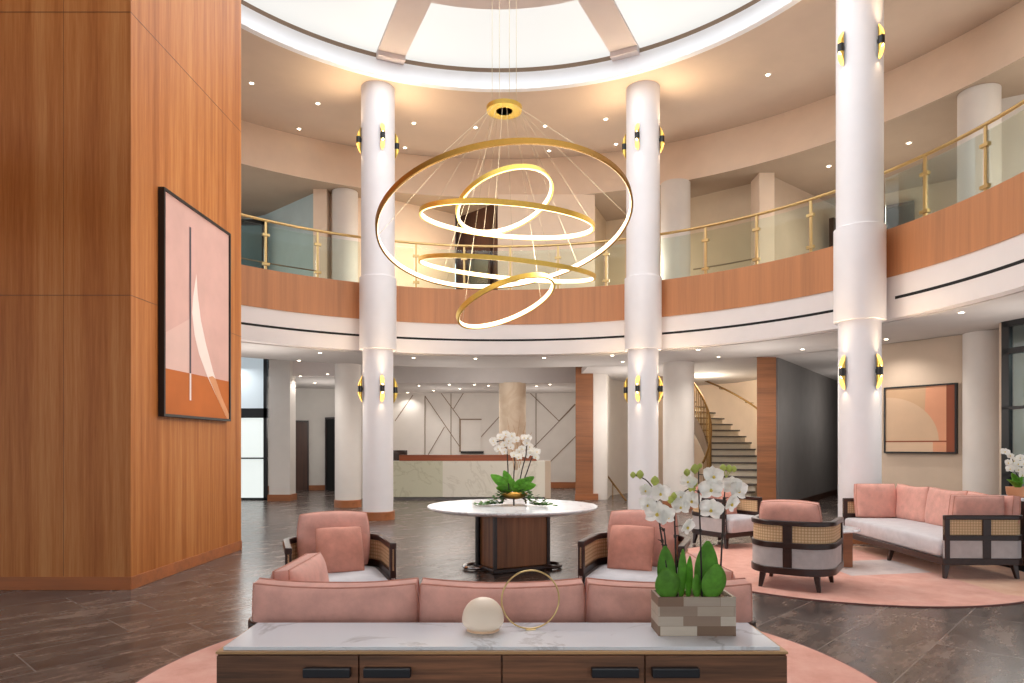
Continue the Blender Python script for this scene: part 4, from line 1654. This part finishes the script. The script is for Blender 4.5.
MB().lathe([(.04, .075), (.11, .085), (.16, .12), (.172, .15), (.16, .145), (.1, .10), (0, .095)], 40).build('bowl', 'dgold', ar, 50)
for k in range(3):
    a = 2 * pi * k / 3 + .5
    MB().tube([(.11 * cos(a), .11 * sin(a), .09), (.16 * cos(a), .16 * sin(a), .06), (.17 * cos(a), .17 * sin(a), .012)], .01, 8).build('foot', 'black', ar, 60)
sprays = [([(509, 490), (508, 470), (507, 450), (503, 440), (496, 442)], [(494, 443), (500, 437), (504, 445), (506, 434), (509, 441), (498, 449), (512, 436), (504, 452), (511, 447), (493, 441), (516, 440)]),
          ([(513, 490), (514, 472), (515, 462), (514, 456)], [(514, 455), (519, 457)]),
          ([(518, 490), (522, 470), (526, 455), (527, 442), (523, 436)], [(524, 438), (527, 443), (522, 449), (530, 447), (519, 452), (526, 455), (528, 438)]),
          ([(520, 490), (527, 472), (531, 460), (535, 453)], [(533, 451), (536, 457), (530, 453), (537, 452)])]
for k, (sp_, bl) in enumerate(sprays):
    dy = (-.05, .05, -.02, .06)[k]
    m = MB().tube([ap(x, y, dy) for x, y in sp_], .008, 6)
    so_ = m.build('flower_stem', 'stem', ar, 60)
    for i, (x, y) in enumerate(bl):
        m = MB()
        random.seed(x * 7 + y)
        blossom(m, ap(x, y, dy + random.uniform(-.06, .03)), .10, (random.uniform(-.6, .6), -1, random.uniform(-.3, .4)), random.uniform(-.4, .4))
        m.build('blossom', ['petal', 'lip'], so_, 60)
for x0, y0, x1, y1, w in ((511, 491, 491, 474, .13), (512, 491, 504, 470, .11), (515, 491, 534, 476, .11), (516, 491, 536, 484, .12), (512, 491, 496, 487, .11), (514, 491, 509, 477, .1), (515, 491, 524, 478, .11), (514, 492, 518, 484, .1)):
    m = MB()
    la, lb = ap(x0, y0, -.04), ap(x1, y1, -.1)
    leaf(m, la, lb, w, .02, .03, 8, face=(lb - la).cross(Vector((0, 1, .35))))
    m.build('leaf', 'leaf', ar, 60, solid=.003)
tw = MB()
for x0, y0, x1, y1, x2, y2 in ((516, 470, 518, 440, 513, 425), (517, 470, 522, 438, 526, 422), (514, 470, 511, 440, 507, 418), (519, 468, 526, 442, 532, 432), (515, 470, 516, 445, 520, 418)):
    tw.tube([ap(x0, y0, .1), ap(x1, y1, .1), ap(x2, y2, .1)], .004, 5, radii=[.005, .004, .0015])
tw.build('twigs', 'oak', ar, 60)
gr = MB()
random.seed(11)
for side in (-1, 1):
    for s_ in range(11):
        x, y, z = side * random.uniform(.0, .17), random.uniform(-.16, .03), .2
        for q in range(14):
            x += side * random.uniform(.0, .045)
            y += random.uniform(-.03, .02)
            z = max(.022, z - random.uniform(0, .04))
            a = random.uniform(0, 6.3)
            leaf(gr, (x, y, z), (x + .05 * cos(a), y + .05 * sin(a), z + random.uniform(-.0, .03)), .04, .0, .0, 3)
tag(gr.build('trailing_greens', 'leafd', ar, 60), kind='stuff')

# dark console and orchid at the far right
c2 = thing('dark_console', 'dark wood console with marble top behind the right sofa', 'console table', (6.45, 8.3, 0))
MB().box(-.42, .6, -.3, .3, .08, .84).build('body', 'dwood', c2, 0, .005)
MB().box(-.45, .63, -.33, .33, .84, .875).build('table_top', 'marble', c2, 0, .004)
MB().box(-.38, .56, -.26, .26, 0, .08).build('plinth', 'void', c2, 0)
o2 = thing('potted_orchid', 'white orchid in a peach pot on the dark console at far right', 'potted plant', (at(1019, 497, y=8.3).x, 8.3, .875))


def op(px, py, dy=0.0):
    q = at(px, py, y=8.3 + dy)
    return Vector((q.x - o2.location.x, dy, q.z - .875))


MB().lathe([(.1, 0), (.125, .03), (.135, .12), (.125, .12), (.11, .1), (0, .1)], 32).build('pot', 'terra', o2, 50)
for x1, y1 in ((1008, 478), (1013, 472), (1021, 476), (1027, 480), (1017, 480)):
    m = MB()
    leaf(m, op(1018, 489), op(x1, y1, -.05), .09, .02, .02, 8)
    m.build('leaf', 'leaf', o2, 60, solid=.003)
for sp_, bl in (([(1018, 488), (1016, 470), (1011, 455), (1006, 449)], [(1010, 456), (1014, 461), (1008, 463), (1013, 467), (1018, 464), (1005, 452), (1010, 469)]),
                ([(1020, 488), (1022, 470), (1020, 458)], [(1020, 458), (1024, 464), (1018, 470), (1025, 470), (1022, 475)])):
    so_ = MB().tube([op(x, y) for x, y in sp_], .006, 6).build('flower_stem', 'stem', o2, 60)
    for x, y in bl:
        random.seed(x * 3 + y)
        m = MB()
        blossom(m, op(x, y, random.uniform(-.08, .0)), .1, (random.uniform(-.6, .4), -1, random.uniform(-.3, .4)), random.uniform(-.4, .4))
        m.build('blossom', ['petal', 'lip'], so_, 60)

# ------------------------------------------------------------------ other light
light('AREA', (RX, RY, 9.0), 325, (.86, .94, 1), 10.4)                     # daylight through the skylight
for x, y, z, e_ in ((-5.2, 13.8, 2.4, 60), (-1.6, 16.6, 2.4, 18), (1.4, 16.6, 2.4, 18), (5.0, 13.8, 2.4, 44), (7.2, 15.2, 2.4, 14), (7.3, 9.6, 2.4, 40),
                    (-.8, 18.4, 3.2, 24), (-2.0, 22.2, 2.3, 26), (.9, 22.2, 2.3, 26), (3.2, 18.0, 2.3, 60), (-5.6, 20.6, 2.4, 36), (9.4, 18.0, 2.4, 30)):
    light('POINT', (x, y, z), e_, SOFT, .8)  # added soft fill in mid-air over the ground floor, no fixtures there
light('AREA', (-7.6, 18.2, 3.6), 16, (.86, .95, 1), 1.2)
light('POINT', (at(435, 255, y=17.3).x, 17.0, 6.2), 24, WARM, .1)
for x, y, e_ in ((-6.5, 15.6, 22), (-2.6, 16.2, 30), (3.2, 16.4, 44), (7.6, 14.6, 44), (8.6, 10.2, 50)):
    light('POINT', (x, y, 5.7), e_, (1, .92, .8), .5)  # added gallery fill, kept low behind the fascia, no lamps there
light('POINT', (5.4, 19.4, 3.4), 190, (1, .88, .7), .6)  # added fill that brightens the curved stair, no fitting
light('AREA', (9.4, 9.5, 3.3), 60, (1, .9, .8), 1.2)

w = bpy.data.worlds.new('surroundings')
bpy.context.scene.world = w
w.use_nodes = True
bgn = w.node_tree.nodes['Background']
bgn.inputs['Color'].default_value = (.92, .965, 1, 1)
bgn.inputs['Strength'].default_value = 1.04

# ------------------------------------------------------------------ camera and view
cam = bpy.data.cameras.new('camera')
cam.sensor_width = 36
cam.lens = 36 * F / 1024
cam.shift_x = (512 - CX) / 1024
cam.shift_y = (HY - 341.5) / 1024
cam.clip_start = .05
cam.clip_end = 200
co = bpy.data.objects.new('camera', cam)
C.objects.link(co)
co.location = (0, 0, HC)
co.rotation_euler = (pi / 2, 0, 0)
sc = bpy.context.scene
sc.camera = co
vs_ = sc.view_settings
vs_.view_transform = 'Standard'
vs_.look = 'None'
vs_.exposure = 0.5
vs_.gamma = 1
vs_.use_curve_mapping = False
sc.cycles.max_bounces = 8
sc.cycles.diffuse_bounces = 5
sc.cycles.transparent_max_bounces = 12
sc.cycles.caustics_reflective = False
sc.cycles.caustics_refractive = False
sc.cycles.sample_clamp_indirect = 6
